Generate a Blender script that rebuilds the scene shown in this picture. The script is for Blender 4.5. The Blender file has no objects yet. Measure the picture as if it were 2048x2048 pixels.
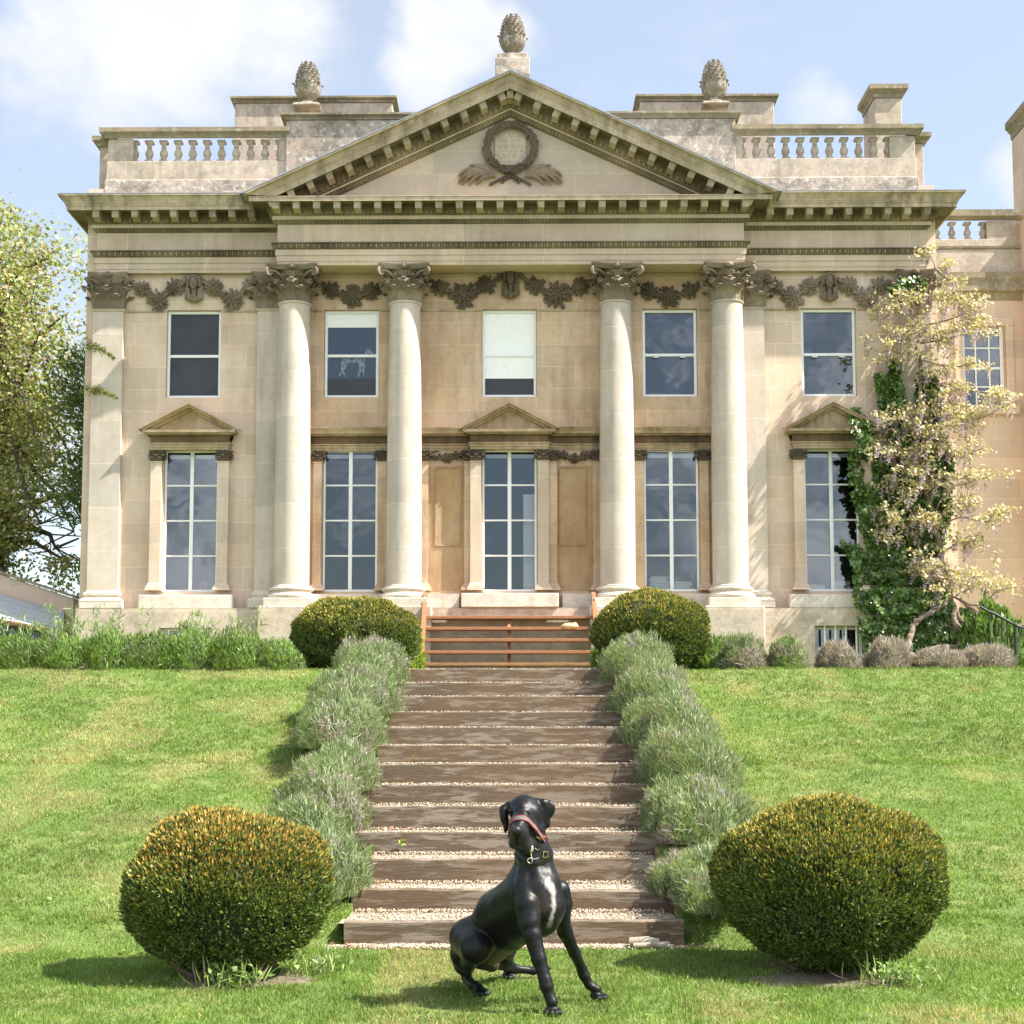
import bpy, math, random
import numpy as np
from mathutils import Vector, Matrix
random.seed(11)
RNG = np.random.default_rng(11)
C = bpy.context.scene.collection
PI = math.pi

# ------------------------------------------------------------------ camera geometry (2048 px photograph)
F_PX, PPX, PPY = 3180.0, 985.0, 1166.0
CAM = np.array([0.02, -27.9, 1.52])
PITCH, YAW = math.radians(5.3), math.radians(0.7)
_F = np.array([-math.sin(YAW) * math.cos(PITCH), math.cos(YAW) * math.cos(PITCH), math.sin(PITCH)])
_R = np.array([math.cos(YAW), math.sin(YAW), 0.0])
_U = np.cross(_R, _F)

def ray(px, py):
    d = _F + _R * ((px - PPX) / F_PX) - _U * ((py - PPY) / F_PX)
    return d / np.linalg.norm(d)

def W(px, py, Y):
    """surveyed point of the plane at depth Y"""
    d = ray(px, py)
    return CAM + d * ((Y - CAM[1]) / d[1])

def zz(py, Y, px=1021):
    return float(W(px, py, Y)[2])

def xx(px, Y, py=800):
    return float(W(px, py, Y)[0])

SUN_DIR = np.array([0.83, -0.25, 1.0])
SUN_DIR = SUN_DIR / np.linalg.norm(SUN_DIR)

# ------------------------------------------------------------------ mesh builder
WLOC = {}

class MB:
    def __init__(s):
        s.v, s.f, s.m, s.mi = [], [], [], 0

    def add(s, verts, faces):
        o = len(s.v)
        s.v.extend([(float(p[0]), float(p[1]), float(p[2])) for p in verts])
        s.f.extend([tuple(i + o for i in f) for f in faces])
        s.m.extend([s.mi] * len(faces))

    def box(s, x0, x1, y0, y1, z0, z1):
        if x0 > x1: x0, x1 = x1, x0
        if y0 > y1: y0, y1 = y1, y0
        if z0 > z1: z0, z1 = z1, z0
        s.add([(x0, y0, z0), (x1, y0, z0), (x1, y1, z0), (x0, y1, z0), (x0, y0, z1), (x1, y0, z1), (x1, y1, z1), (x0, y1, z1)],
              [(0, 3, 2, 1), (4, 5, 6, 7), (0, 1, 5, 4), (1, 2, 6, 5), (2, 3, 7, 6), (3, 0, 4, 7)])

    def bbox(s, x0, x1, y0, y1, z0, z1, b=0.01):
        """box with chamfered edges"""
        if x0 > x1: x0, x1 = x1, x0
        if y0 > y1: y0, y1 = y1, y0
        if z0 > z1: z0, z1 = z1, z0
        rings = []
        for z, k in ((z0, b), (z0 + b, 0), (z1 - b, 0), (z1, b)):
            a = (x0 + k, x1 - k, y0 + k, y1 - k)
            c = b if k == 0 else b * 0.6
            rings.append([(a[0] + c, a[2], z), (a[1] - c, a[2], z), (a[1], a[2] + c, z), (a[1], a[3] - c, z),
                          (a[1] - c, a[3], z), (a[0] + c, a[3], z), (a[0], a[3] - c, z), (a[0], a[2] + c, z)])
        s.loft(rings, True, True)

    def loft(s, rings, cap0=False, cap1=False, closed=True):
        n = len(rings[0]); vs = [p for r in rings for p in r]; fs = []
        for i in range(len(rings) - 1):
            for j in range(n if closed else n - 1):
                k = (j + 1) % n
                fs.append((i * n + j, i * n + k, (i + 1) * n + k, (i + 1) * n + j))
        if cap0: fs.append(tuple(range(n - 1, -1, -1)))
        if cap1: fs.append(tuple(range((len(rings) - 1) * n, len(rings) * n)))
        s.add(vs, fs)

    def lathe(s, prof, c=(0, 0, 0), n=24, a0=0, a1=2 * PI):
        full = abs(a1 - a0 - 2 * PI) < 1e-6
        m = n if full else n + 1
        rings = [[(c[0] + r * math.cos(a0 + (a1 - a0) * j / n), c[1] + r * math.sin(a0 + (a1 - a0) * j / n), c[2] + z) for j in range(m)] for r, z in prof]
        s.loft(rings, full, full, full)

    def tube(s, pts, rad, n=8, cap=True):
        pts = [Vector(p) for p in pts]
        if not hasattr(rad, '__len__'): rad = [rad] * len(pts)
        rings = []; up = Vector((0.13, 0.31, 0.94))
        for i, p in enumerate(pts):
            t = (pts[min(i + 1, len(pts) - 1)] - pts[max(i - 1, 0)])
            t = t.normalized() if t.length > 1e-9 else Vector((0, 0, 1))
            a = t.cross(up)
            if a.length < 1e-3: a = t.cross(Vector((1, 0, 0)))
            a.normalize(); b = a.cross(t); up = b
            rings.append([p + (a * math.cos(2 * PI * j / n) + b * math.sin(2 * PI * j / n)) * rad[i] for j in range(n)])
        s.loft(rings, cap, cap)

    def ell(s, c, r, n=8, m=6, M=None):
        vs, fs = [], []
        for i in range(m + 1):
            t = PI * i / m
            for j in range(n):
                a = 2 * PI * j / n
                p = Vector((r[0] * math.sin(t) * math.cos(a), r[1] * math.sin(t) * math.sin(a), r[2] * math.cos(t)))
                if M is not None: p = M @ p
                vs.append((c[0] + p.x, c[1] + p.y, c[2] + p.z))
        for i in range(m):
            for j in range(n):
                k = (j + 1) % n
                fs.append((i * n + j, (i + 1) * n + j, (i + 1) * n + k, i * n + k))
        s.add(vs, fs)

    def sweep(s, prof, path):
        """profile (offset outward, z) swept along a plan path; outward is to the right of travel"""
        P = [Vector((p[0], p[1])) for p in path]; ms = []
        ns = []
        for i in range(len(P) - 1):
            d = (P[i + 1] - P[i]).normalized(); ns.append(Vector((d.y, -d.x)))
        for i in range(len(P)):
            if i == 0: ms.append(ns[0])
            elif i == len(P) - 1: ms.append(ns[-1])
            else: ms.append((ns[i - 1] + ns[i]) / (1 + ns[i - 1].dot(ns[i])))
        rings = [[(P[i].x + ms[i].x * o, P[i].y + ms[i].y * o, z) for o, z in prof] for i in range(len(P))]
        s.loft(rings, False, False, closed=False)
        n = len(prof)
        s.add(rings[0], [tuple(range(n))]); s.add(rings[-1], [tuple(range(n - 1, -1, -1))])

    def rake(s, prof, x0, y0, zA, tana, ztop, mirror):
        """raking cornice: profile (outward, normal height) over the inner line from the apex (x0, zA)"""
        ca = 1 / math.sqrt(1 + tana * tana); A, B = [], []
        for o, n in prof:
            za = zA + n / ca
            A.append((x0, y0 - o, za)); B.append((x0 + mirror * (za - ztop) / tana, y0 - o, ztop))
        s.loft([A, B], False, False, closed=False)

    def build(s, name, mats, parent=None, origin=None, smooth=35, wloc=None):
        me = bpy.data.meshes.new(name)
        o = np.array(origin if origin is not None else (0, 0, 0), float)
        v = np.array(s.v, float).reshape(-1, 3) - o
        me.from_pydata(v.tolist(), [], s.f)
        if not isinstance(mats, (list, tuple)): mats = [mats]
        for m in mats: me.materials.append(m)
        if len(mats) > 1: me.polygons.foreach_set('material_index', s.m)
        finish(me, smooth)
        return place(name, me, parent, o)

def finish(me, smooth):
    me.validate(); me.update()
    if smooth:
        me.polygons.foreach_set('use_smooth', [True] * len(me.polygons))
        if smooth < 179: me.set_sharp_from_angle(angle=math.radians(smooth))

def place(name, me, parent, wloc=(0, 0, 0), rot=None, scale=None):
    ob = bpy.data.objects.new(name, me); C.objects.link(ob)
    pl = np.zeros(3)
    if parent is not None:
        ob.parent = parent; pl = WLOC[parent.name]
    ob.location = tuple(np.array(wloc, float) - pl)
    if rot is not None: ob.rotation_euler = rot
    if scale is not None: ob.scale = scale
    WLOC[ob.name] = np.array(wloc, float)
    return ob

def tag(o, label, cat, group=None):
    o['label'] = label; o['category'] = cat
    if group: o['group'] = group
    return o

def thing(name, label, cat, loc, group=None):
    o = bpy.data.objects.new(name, None); C.objects.link(o)
    o.location = loc; o.empty_display_size = 0.2
    WLOC[o.name] = np.array(loc, float)
    return tag(o, label, cat, group)

def kind(o, k):
    o['kind'] = k
    return o

def npmesh(name, V, F, mats, parent=None, origin=(0, 0, 0), col=None, mi=None, smooth=0):
    """fast mesh from arrays; F is (n,3) or (n,4)"""
    me = bpy.data.meshes.new(name)
    V = np.asarray(V, np.float32) - np.array(origin, np.float32)
    F = np.asarray(F, np.int32); k = F.shape[1]; n = len(F)
    me.vertices.add(len(V)); me.vertices.foreach_set('co', V.ravel())
    me.loops.add(n * k); me.loops.foreach_set('vertex_index', F.ravel())
    me.polygons.add(n); me.polygons.foreach_set('loop_start', np.arange(0, n * k, k, dtype=np.int32))
    if not isinstance(mats, (list, tuple)): mats = [mats]
    for m in mats: me.materials.append(m)
    if mi is not None: me.polygons.foreach_set('material_index', np.asarray(mi, np.int32))
    if col is not None:
        a = me.color_attributes.new('col', 'FLOAT_COLOR', 'POINT')
        c = np.ones((len(V), 4), np.float32); c[:, :3] = col
        a.data.foreach_set('color', c.ravel())
    me.update(calc_edges=True)
    if smooth: finish(me, smooth)
    return place(name, me, parent, origin)

# ------------------------------------------------------------------ foliage arrays
def unit(a):
    return a / np.maximum(np.linalg.norm(a, axis=-1, keepdims=True), 1e-9)

def blades(P, D, L, Wd, col, tipcol=None, bend=0.0, seed=0):
    """narrow pointed leaves: 5 vertices, two quads-as-tris each -> V,F(tri),col"""
    r = np.random.default_rng(seed); n = len(P)
    D = unit(D); S = unit(np.cross(D, r.normal(size=(n, 3))))
    L = np.broadcast_to(L, (n,))[:, None]; Wd = np.broadcast_to(Wd, (n,))[:, None]
    side = np.cross(D, S)
    mid = P + D * L * 0.55 + side * L * bend * 0.3
    tip = P + D * L + side * L * bend
    V = np.stack([P - S * Wd * 0.35, P + S * Wd * 0.35, mid - S * Wd * 0.5, mid + S * Wd * 0.5, tip], 1).reshape(-1, 3)
    b = (np.arange(n) * 5)[:, None]
    F = np.concatenate([b + np.array([[0, 1, 3]]), b + np.array([[0, 3, 2]]), b + np.array([[2, 3, 4]])], 0)
    col = np.broadcast_to(col, (n, 3)); tc = col if tipcol is None else np.broadcast_to(tipcol, (n, 3))
    cm = (col + tc) / 2
    CC = np.stack([col, col, cm, cm, tc], 1).reshape(-1, 3)
    return V, F, CC

def leaves(P, N, L, Wd, col, seed=0, droop=None):
    """pointed oval leaves facing N -> V,F(tri),col (folded along the midrib)"""
    r = np.random.default_rng(seed); n = len(P)
    N = unit(N); A = r.normal(size=(n, 3))
    if droop is not None: A = A + np.array(droop)
    A = unit(A - N * (A * N).sum(1, keepdims=True)); B = np.cross(N, A)
    L = np.broadcast_to(L, (n,))[:, None]; Wd = np.broadcast_to(Wd, (n,))[:, None]
    V = np.stack([P - A * L * 0.5, P - A * L * 0.12 + B * Wd * 0.5 + N * Wd * 0.18, P - A * L * 0.12 - B * Wd * 0.5 + N * Wd * 0.18, P + A * L * 0.5], 1).reshape(-1, 3)
    b = (np.arange(n) * 4)[:, None]
    F = np.concatenate([b + np.array([[0, 3, 1]]), b + np.array([[0, 2, 3]])], 0)
    CC = np.repeat(np.broadcast_to(col, (n, 3)), 4, 0)
    return V, F, CC

def merge(parts):
    V, F, Cc, o = [], [], [], 0
    for v, f, c in parts:
        V.append(v); F.append(f + o); Cc.append(c); o += len(v)
    return np.concatenate(V), np.concatenate(F), np.concatenate(Cc)

def pal(cols, n, rng=RNG, jit=0.15):
    c = np.array(cols)[rng.integers(0, len(cols), n)]
    return np.clip(c * (1 + rng.normal(size=(n, 1)) * jit), 0.003, 1)

# cheap smooth value noise (for shapes)
_G = np.random.default_rng(5).random((64, 64, 64)).astype(np.float32)
def vnoise(P):
    P = np.asarray(P, float); i = np.floor(P).astype(int); f = P - i; f = f * f * (3 - 2 * f); out = 0
    for dx in (0, 1):
        for dy in (0, 1):
            for dz in (0, 1):
                w = (f[..., 0] if dx else 1 - f[..., 0]) * (f[..., 1] if dy else 1 - f[..., 1]) * (f[..., 2] if dz else 1 - f[..., 2])
                out = out + w * _G[(i[..., 0] + dx) % 64, (i[..., 1] + dy) % 64, (i[..., 2] + dz) % 64]
    return out

# ------------------------------------------------------------------ implicit surfaces (one continuous skin)
class SDF:
    def __init__(s): s.pr = []
    def cone(s, a, b, ra, rb, k=0.03, sub=False): s.pr.append(('c', np.array(a, float), np.array(b, float), ra, rb, k, sub))
    def ell(s, c, r, k=0.03, R=None, sub=False): s.pr.append(('e', np.array(c, float), np.array(r, float), R, None, k, sub))
    def __call__(s, P):
        d = None
        for t, a, b, u, w, k, sub in s.pr:
            if t == 'c':
                ab = b - a; h = np.clip(((P - a) @ ab) / max(ab @ ab, 1e-12), 0, 1)
                e = np.linalg.norm(P - a - h[..., None] * ab, axis=-1) - (u + (w - u) * h)
            else:
                q = P - a
                if u is not None: q = q @ u
                k0 = np.linalg.norm(q / b, axis=-1); k1 = np.linalg.norm(q / (b * b), axis=-1)
                e = k0 * (k0 - 1) / np.maximum(k1, 1e-9)
            if d is None: d = e
            elif sub:
                h = np.clip(0.5 - 0.5 * (d + e) / k, 0, 1); d = d * (1 - h) - e * h + k * h * (1 - h)
            else:
                h = np.clip(0.5 + 0.5 * (d - e) / k, 0, 1); d = d * (1 - h) + e * h - k * h * (1 - h)
        return d
    def mesh(s, lo, hi, step):
        lo, hi = np.array(lo, float), np.array(hi, float)
        n = np.ceil((hi - lo) / step).astype(int) + 1
        ax = [lo[i] + step * np.arange(n[i]) for i in range(3)]
        D = np.empty(n, np.float32)
        for i in range(n[0]):
            yy, z2 = np.meshgrid(ax[1], ax[2], indexing='ij')
            D[i] = s(np.stack([np.full_like(yy, ax[0][i]), yy, z2], -1))
        ins = D < 0
        # surface nets
        c = [D[a:n[0] - 1 + a, b:n[1] - 1 + b, e:n[2] - 1 + e] for a in (0, 1) for b in (0, 1) for e in (0, 1)]
        offs = [np.array((a, b, e)) for a in (0, 1) for b in (0, 1) for e in (0, 1)]
        sg = sum((q < 0).astype(int) for q in c); act = (sg > 0) & (sg < 8)
        idx = -np.ones(act.shape, int); I = np.argwhere(act); idx[act] = np.arange(len(I))
        vals = np.stack([q[act] for q in c], 1)
        acc = np.zeros((len(I), 3)); cnt = np.zeros((len(I), 1))
        for i in range(8):
            for j in range(i + 1, 8):
                if np.abs(offs[i] - offs[j]).sum() != 1: continue
                a, b = vals[:, i], vals[:, j]; m = (a < 0) != (b < 0)
                t = np.where(m, a / np.where(m, a - b, 1), 0)[:, None]
                acc += np.where(m[:, None], offs[i] + t * (offs[j] - offs[i]), 0); cnt += m[:, None]
        V = lo + step * (I + acc / cnt)
        F = []
        for axis in range(3):
            u, w = (axis + 1) % 3, (axis + 2) % 3
            sl0 = [slice(None)] * 3; sl1 = [slice(None)] * 3
            sl0[axis] = slice(0, -1); sl1[axis] = slice(1, None)
            a, b = ins[tuple(sl0)], ins[tuple(sl1)]
            E = np.argwhere(a != b)
            ok = (E[:, u] > 0) & (E[:, w] > 0) & (E[:, u] < n[u] - 1) & (E[:, w] < n[w] - 1)
            E = E[ok]; fl = a[tuple(E.T)]
            def g(du, dw):
                q = E.copy(); q[:, u] -= du; q[:, w] -= dw
                return idx[tuple(q.T)]
            q = np.stack([g(1, 1), g(0, 1), g(0, 0), g(1, 0)], 1)
            q[~fl] = q[~fl][:, ::-1]; F.append(q)
        return V, np.concatenate(F)
# ------------------------------------------------------------------ materials
def newmat(name):
    m = bpy.data.materials.new(name); m.use_nodes = True
    nt = m.node_tree; b = nt.nodes['Principled BSDF']
    return m, nt, b

class NT:
    """tiny helper for writing node trees"""
    def __init__(s, nt): s.nt = nt
    def n(s, t, **kw):
        nd = s.nt.nodes.new(t)
        for k, v in kw.items():
            if k.startswith('i_'): nd.inputs[k[2:].replace('_', ' ')].default_value = v
            else: setattr(nd, k, v)
        return nd
    def l(s, a, b): s.nt.links.new(a, b)
    def pos(s, scale=(1, 1, 1)):
        g = s.n('ShaderNodeNewGeometry'); mp = s.n('ShaderNodeMapping'); mp.inputs['Scale'].default_value = scale
        s.l(g.outputs['Position'], mp.inputs['Vector']); return mp.outputs['Vector']
    def noise(s, vec, scale, detail=4, rough=0.55, dist=0.0):
        t = s.n('ShaderNodeTexNoise'); t.inputs['Scale'].default_value = scale; t.inputs['Detail'].default_value = detail
        t.inputs['Roughness'].default_value = rough; t.inputs['Distortion'].default_value = dist
        s.l(vec, t.inputs['Vector']); return t.outputs['Fac']
    def ramp(s, fac, a, b, ca=(0, 0, 0), cb=(1, 1, 1)):
        r = s.n('ShaderNodeValToRGB'); e = r.color_ramp.elements
        e[0].position = a; e[1].position = b; e[0].color = (*ca, 1); e[1].color = (*cb, 1)
        s.l(fac, r.inputs['Fac']); return r.outputs['Color']
    def mix(s, fac, a, b, mode='MIX'):
        m = s.n('ShaderNodeMix', data_type='RGBA', blend_type=mode)
        for sock, v in ((m.inputs[0], fac), (m.inputs[6], a), (m.inputs[7], b)):
            if isinstance(v, bpy.types.NodeSocket): s.l(v, sock)
            elif isinstance(v, (int, float)): sock.default_value = v
            else: sock.default_value = (*v, 1)
        return m.outputs[2]
    def math(s, op, a, b=None):
        m = s.n('ShaderNodeMath', operation=op)
        for sock, v in ((m.inputs[0], a), (m.inputs[1], b)):
            if v is None: continue
            if isinstance(v, bpy.types.NodeSocket): s.l(v, sock)
            else: sock.default_value = v
        return m.outputs[0]
    def bump(s, h, strength, dist=0.01):
        b = s.n('ShaderNodeBump'); b.inputs['Strength'].default_value = strength; b.inputs['Distance'].default_value = dist
        s.l(h, b.inputs['Height']); return b.outputs['Normal']

def stone(name, c1, c2, stain=None, stain_amt=0.5, ashlar=None, spots=0.0, grain=0.25, streak=True, orange=0.0):
    w_ = lambda c: (c[0] * 1.03, c[1] * .972, c[2] * .965)
    c1, c2, stain = w_(c1), w_(c2), (w_(stain) if stain else None)
    m, nt, b = newmat(name); t = NT(nt); p = t.pos()
    col = t.mix(t.ramp(t.noise(p, 1.3, 5), 0.3, 0.7), c1, c2)
    hgt = t.noise(p, 45, 4, 0.65)
    if ashlar:
        g = t.n('ShaderNodeNewGeometry'); sp = t.n('ShaderNodeSeparateXYZ'); t.l(g.outputs['Position'], sp.inputs[0])
        cb = t.n('ShaderNodeCombineXYZ')
        wob = t.math('MULTIPLY', t.noise(p, 2.0, 2), 0.02)
        t.l(t.math('ADD', sp.outputs['X'], sp.outputs['Y']), cb.inputs['X']); t.l(t.math('ADD', sp.outputs['Z'], wob), cb.inputs['Y'])
        br = t.n('ShaderNodeTexBrick', offset=0.5, offset_frequency=2, squash=0.8, squash_frequency=3)
        br.inputs['Scale'].default_value = 1.0; br.inputs['Brick Width'].default_value = ashlar[0]; br.inputs['Row Height'].default_value = ashlar[1]
        br.inputs['Mortar Size'].default_value = 0.007; br.inputs['Mortar Smooth'].default_value = 0.3; br.inputs['Bias'].default_value = -0.1
        br.inputs['Color1'].default_value = (0.82, 0.82, 0.82, 1); br.inputs['Color2'].default_value = (1.08, 1.04, 0.98, 1); br.inputs['Mortar'].default_value = (1.22, 1.2, 1.15, 1)
        t.l(cb.outputs[0], br.inputs['Vector'])
        col = t.mix(0.75, col, br.outputs['Color'], 'MULTIPLY')
    if orange:
        col = t.mix(t.math('MULTIPLY', t.ramp(t.noise(t.pos((1, 1, 0.6)), 0.9, 6, 0.6), 0.42, 0.68), orange), col, (0.36, 0.19, 0.07))
    if stain:
        v = t.pos((5, 5, 0.7)) if streak else p
        f = t.ramp(t.noise(v, 1.1, 7, 0.65), 0.42, 0.64)
        f2 = t.ramp(t.noise(p, 0.8, 4), 0.35, 0.65)
        col = t.mix(t.math('MULTIPLY', t.math('MULTIPLY', f, f2), stain_amt), col, stain)
        f3 = t.ramp(t.noise(p, 7, 6, 0.7), 0.48, 0.68)
        col = t.mix(t.math('MULTIPLY', f3, stain_amt * 0.45), col, stain)
    if spots:
        f = t.ramp(t.noise(p, 9, 5, 0.7, 0.4), 0.55, 0.60)
        col = t.mix(t.math('MULTIPLY', f, spots), col, (0.62, 0.60, 0.55))
        f = t.ramp(t.noise(t.pos((1.7, 1.3, 1.9)), 8, 5, 0.7, 0.3), 0.58, 0.64)
        col = t.mix(t.math('MULTIPLY', f, spots * 0.7), col, (0.38, 0.2, 0.07))
        f = t.ramp(t.noise(t.pos((1.2, 1.9, 1.4)), 3, 6, 0.75), 0.48, 0.60)
        col = t.mix(t.math('MULTIPLY', f, spots * 0.8), col, (0.11, 0.10, 0.085))
    col = t.mix(grain, col, t.ramp(hgt, 0.3, 0.7, (0.72, 0.72, 0.72), (1.18, 1.18, 1.18)), 'MULTIPLY')
    t.l(col, b.inputs['Base Color']); b.inputs['Roughness'].default_value = 0.88; b.inputs['Specular IOR Level'].default_value = 0.25
    t.l(t.bump(hgt, 0.3, 0.006), b.inputs['Normal'])
    return m

def plain(name, col, rough=0.5, metal=0.0, var=0.15, scale=12, spec=0.5, bump=0.1, stretch=(1, 1, 1), col2=None):
    m, nt, b = newmat(name); t = NT(nt); v = t.pos(stretch); f = t.noise(v, scale, 5)
    c2 = col2 if col2 else tuple(min(1, c * (1 + var)) for c in col); c1 = col if col2 else tuple(c * (1 - var) for c in col)
    t.l(t.mix(t.ramp(f, 0.35, 0.65), c1, c2), b.inputs['Base Color'])
    b.inputs['Roughness'].default_value = rough; b.inputs['Metallic'].default_value = metal; b.inputs['Specular IOR Level'].default_value = spec
    if bump: t.l(t.bump(f, bump, 0.01), b.inputs['Normal'])
    return m

def foliage(name, rough=0.5, trans=0.3, spec=0.4):
    m, nt, b = newmat(name); t = NT(nt)
    a = t.n('ShaderNodeAttribute', attribute_name='col')
    t.l(a.outputs['Color'], b.inputs['Base Color']); b.inputs['Roughness'].default_value = rough; b.inputs['Specular IOR Level'].default_value = spec
    tr = t.n('ShaderNodeBsdfTranslucent'); t.l(t.mix(1.0, a.outputs['Color'], (1.3, 1.25, 0.6), 'MULTIPLY'), tr.inputs['Color'])
    mx = t.n('ShaderNodeMixShader'); mx.inputs[0].default_value = trans
    t.l(b.outputs[0], mx.inputs[1]); t.l(tr.outputs[0], mx.inputs[2])
    t.l(mx.outputs[0], nt.nodes['Material Output'].inputs['Surface'])
    return m

M = {}
M['wall'] = stone('warm ashlar', (0.61, 0.50, 0.39), (0.71, 0.615, 0.51), (0.27, 0.22, 0.15), 0.35, ashlar=(1.05, 0.40), orange=0.14)
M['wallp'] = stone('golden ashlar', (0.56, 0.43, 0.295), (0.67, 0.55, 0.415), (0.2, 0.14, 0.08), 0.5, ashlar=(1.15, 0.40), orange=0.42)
M['panel'] = stone('ochre panel stone', (0.39, 0.27, 0.15), (0.48, 0.36, 0.225), (0.14, 0.09, 0.045), 0.5, orange=0.6)
M['wing'] = stone('pink ashlar', (0.57, 0.465, 0.36), (0.65, 0.55, 0.45), (0.38, 0.31, 0.24), 0.35, ashlar=(1.2, 0.42), orange=0.1)
M['pale'] = stone('pale column stone', (0.50, 0.45, 0.385), (0.60, 0.555, 0.495), (0.30, 0.275, 0.22), 0.6, ashlar=(30.0, 0.78), streak=True)
M['base'] = stone('bleached base stone', (0.60, 0.55, 0.46), (0.72, 0.67, 0.58), (0.34, 0.29, 0.22), 0.45, spots=0.3, streak=False, grain=0.4)
M['plinth'] = stone('pitted plinth stone', (0.54, 0.47, 0.37), (0.65, 0.58, 0.48), (0.3, 0.25, 0.18), 0.55, spots=0.35, streak=False, grain=0.5, ashlar=(1.3, 0.45))
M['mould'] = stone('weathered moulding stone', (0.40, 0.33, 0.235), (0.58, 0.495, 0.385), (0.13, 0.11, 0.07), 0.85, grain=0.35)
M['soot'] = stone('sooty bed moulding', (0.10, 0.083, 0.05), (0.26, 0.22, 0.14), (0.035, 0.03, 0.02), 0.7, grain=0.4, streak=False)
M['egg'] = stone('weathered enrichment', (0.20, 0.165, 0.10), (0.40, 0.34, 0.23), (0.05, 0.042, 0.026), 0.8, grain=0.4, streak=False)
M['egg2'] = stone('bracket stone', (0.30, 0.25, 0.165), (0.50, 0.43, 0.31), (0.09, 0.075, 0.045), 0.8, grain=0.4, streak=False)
M['ent'] = stone('entablature stone', (0.53, 0.435, 0.33), (0.64, 0.555, 0.45), (0.25, 0.21, 0.13), 0.4, ashlar=(1.4, 6.0))
M['tymp'] = stone('tympanum stone', (0.48, 0.41, 0.32), (0.56, 0.49, 0.40), (0.30, 0.32, 0.30), 0.7, ashlar=(1.2, 0.42), streak=False)
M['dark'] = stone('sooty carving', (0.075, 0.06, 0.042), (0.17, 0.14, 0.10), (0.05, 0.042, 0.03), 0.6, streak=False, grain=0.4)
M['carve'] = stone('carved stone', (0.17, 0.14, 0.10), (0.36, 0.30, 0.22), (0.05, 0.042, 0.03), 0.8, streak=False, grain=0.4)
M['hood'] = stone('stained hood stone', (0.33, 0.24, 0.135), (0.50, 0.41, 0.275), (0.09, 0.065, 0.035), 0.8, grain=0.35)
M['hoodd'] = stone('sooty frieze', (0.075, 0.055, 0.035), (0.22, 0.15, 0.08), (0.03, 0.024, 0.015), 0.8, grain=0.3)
M['lichen'] = stone('lichened parapet', (0.40, 0.34, 0.28), (0.52, 0.46, 0.385), (0.15, 0.13, 0.105), 0.8, spots=0.75, streak=False, grain=0.5)
M['parp'] = stone('parapet stone', (0.42, 0.36, 0.285), (0.56, 0.49, 0.405), (0.19, 0.165, 0.12), 0.75, spots=0.3, grain=0.4)
M['cap'] = stone('mossy coping', (0.22, 0.19, 0.125), (0.36, 0.31, 0.21), (0.08, 0.07, 0.045), 0.75, spots=0.25, streak=False, grain=0.5)
M['pine'] = stone('finial stone', (0.19, 0.165, 0.13), (0.34, 0.30, 0.235), (0.07, 0.065, 0.05), 0.6, spots=0.5, streak=False, grain=0.4)
M['lead'] = plain('lead flashing', (0.30, 0.33, 0.37), 0.45, 0.6)
M['paint'] = plain('white paint', (0.80, 0.80, 0.79), 0.4, var=0.03, bump=0.03)
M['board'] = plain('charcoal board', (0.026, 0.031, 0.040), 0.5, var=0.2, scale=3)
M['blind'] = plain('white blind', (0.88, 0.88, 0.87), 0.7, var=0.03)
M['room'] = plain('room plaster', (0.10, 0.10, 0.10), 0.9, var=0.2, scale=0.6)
M['fig'] = plain('figurine', (0.75, 0.72, 0.64), 0.5, var=0.1, scale=30)
M['paper'] = plain('book paper', (0.75, 0.74, 0.70), 0.7, var=0.1, stretch=(1, 1, 30), scale=4)
M['redcloth'] = plain('red cover', (0.45, 0.06, 0.05), 0.6)
M['cedar'] = plain('stained softwood', (0.31, 0.145, 0.07), 0.55, var=0.25, scale=4, stretch=(2, 30, 30), spec=0.3)
M['iron'] = plain('black iron', (0.03, 0.028, 0.027), 0.5, 0.3)
M['bark'] = plain('wisteria bark', (0.15, 0.105, 0.07), 0.9, var=0.4, scale=14, bump=0.6, col2=(0.30, 0.235, 0.17))
M['bark2'] = plain('tree bark', (0.09, 0.07, 0.055), 0.9, var=0.4, scale=14, bump=0.6)
M['pebble'] = plain('pale gravel', (0.46, 0.38, 0.29), 0.85, var=0.4, scale=24, bump=0.5, col2=(0.68, 0.60, 0.50))
M['soil'] = plain('garden soil', (0.10, 0.075, 0.05), 0.95, var=0.5, scale=16, bump=0.9, col2=(0.19, 0.145, 0.105))
M['straw'] = plain('dry mowings', (0.42, 0.34, 0.22), 0.95, var=0.5, scale=22, bump=0.9, col2=(0.52, 0.43, 0.30))
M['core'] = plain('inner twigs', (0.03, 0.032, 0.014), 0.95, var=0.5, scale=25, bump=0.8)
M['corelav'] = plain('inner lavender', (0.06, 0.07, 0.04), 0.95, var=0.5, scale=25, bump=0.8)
M['leaf'] = foliage('leaf', 0.5, 0.3)
M['ivyleaf'] = foliage('glossy ivy', 0.28, 0.15, 0.6)
M['petal'] = foliage('petal', 0.6, 0.35)
M['grass'] = foliage('grass blade', 0.55, 0.35, 0.3)
M['yew'] = foliage('yew needles', 0.45, 0.15, 0.4)
M['leather'] = plain('black leather', (0.012, 0.013, 0.012), 0.35, var=0.2)
M['brass'] = plain('brass', (0.75, 0.58, 0.28), 0.3, 1.0, bump=0)
M['steel'] = plain('steel', (0.75, 0.75, 0.75), 0.25, 1.0, bump=0)
M['redweb'] = plain('red webbing', (0.26, 0.02, 0.035), 0.6)
M['greyweb'] = plain('grey webbing', (0.10, 0.095, 0.085), 0.7)
M['nose'] = plain('dog nose', (0.010, 0.010, 0.011), 0.32, scale=80, bump=0.3)
M['eye'] = plain('dog eye', (0.012, 0.007, 0.004), 0.05, var=0.3, bump=0)
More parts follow.
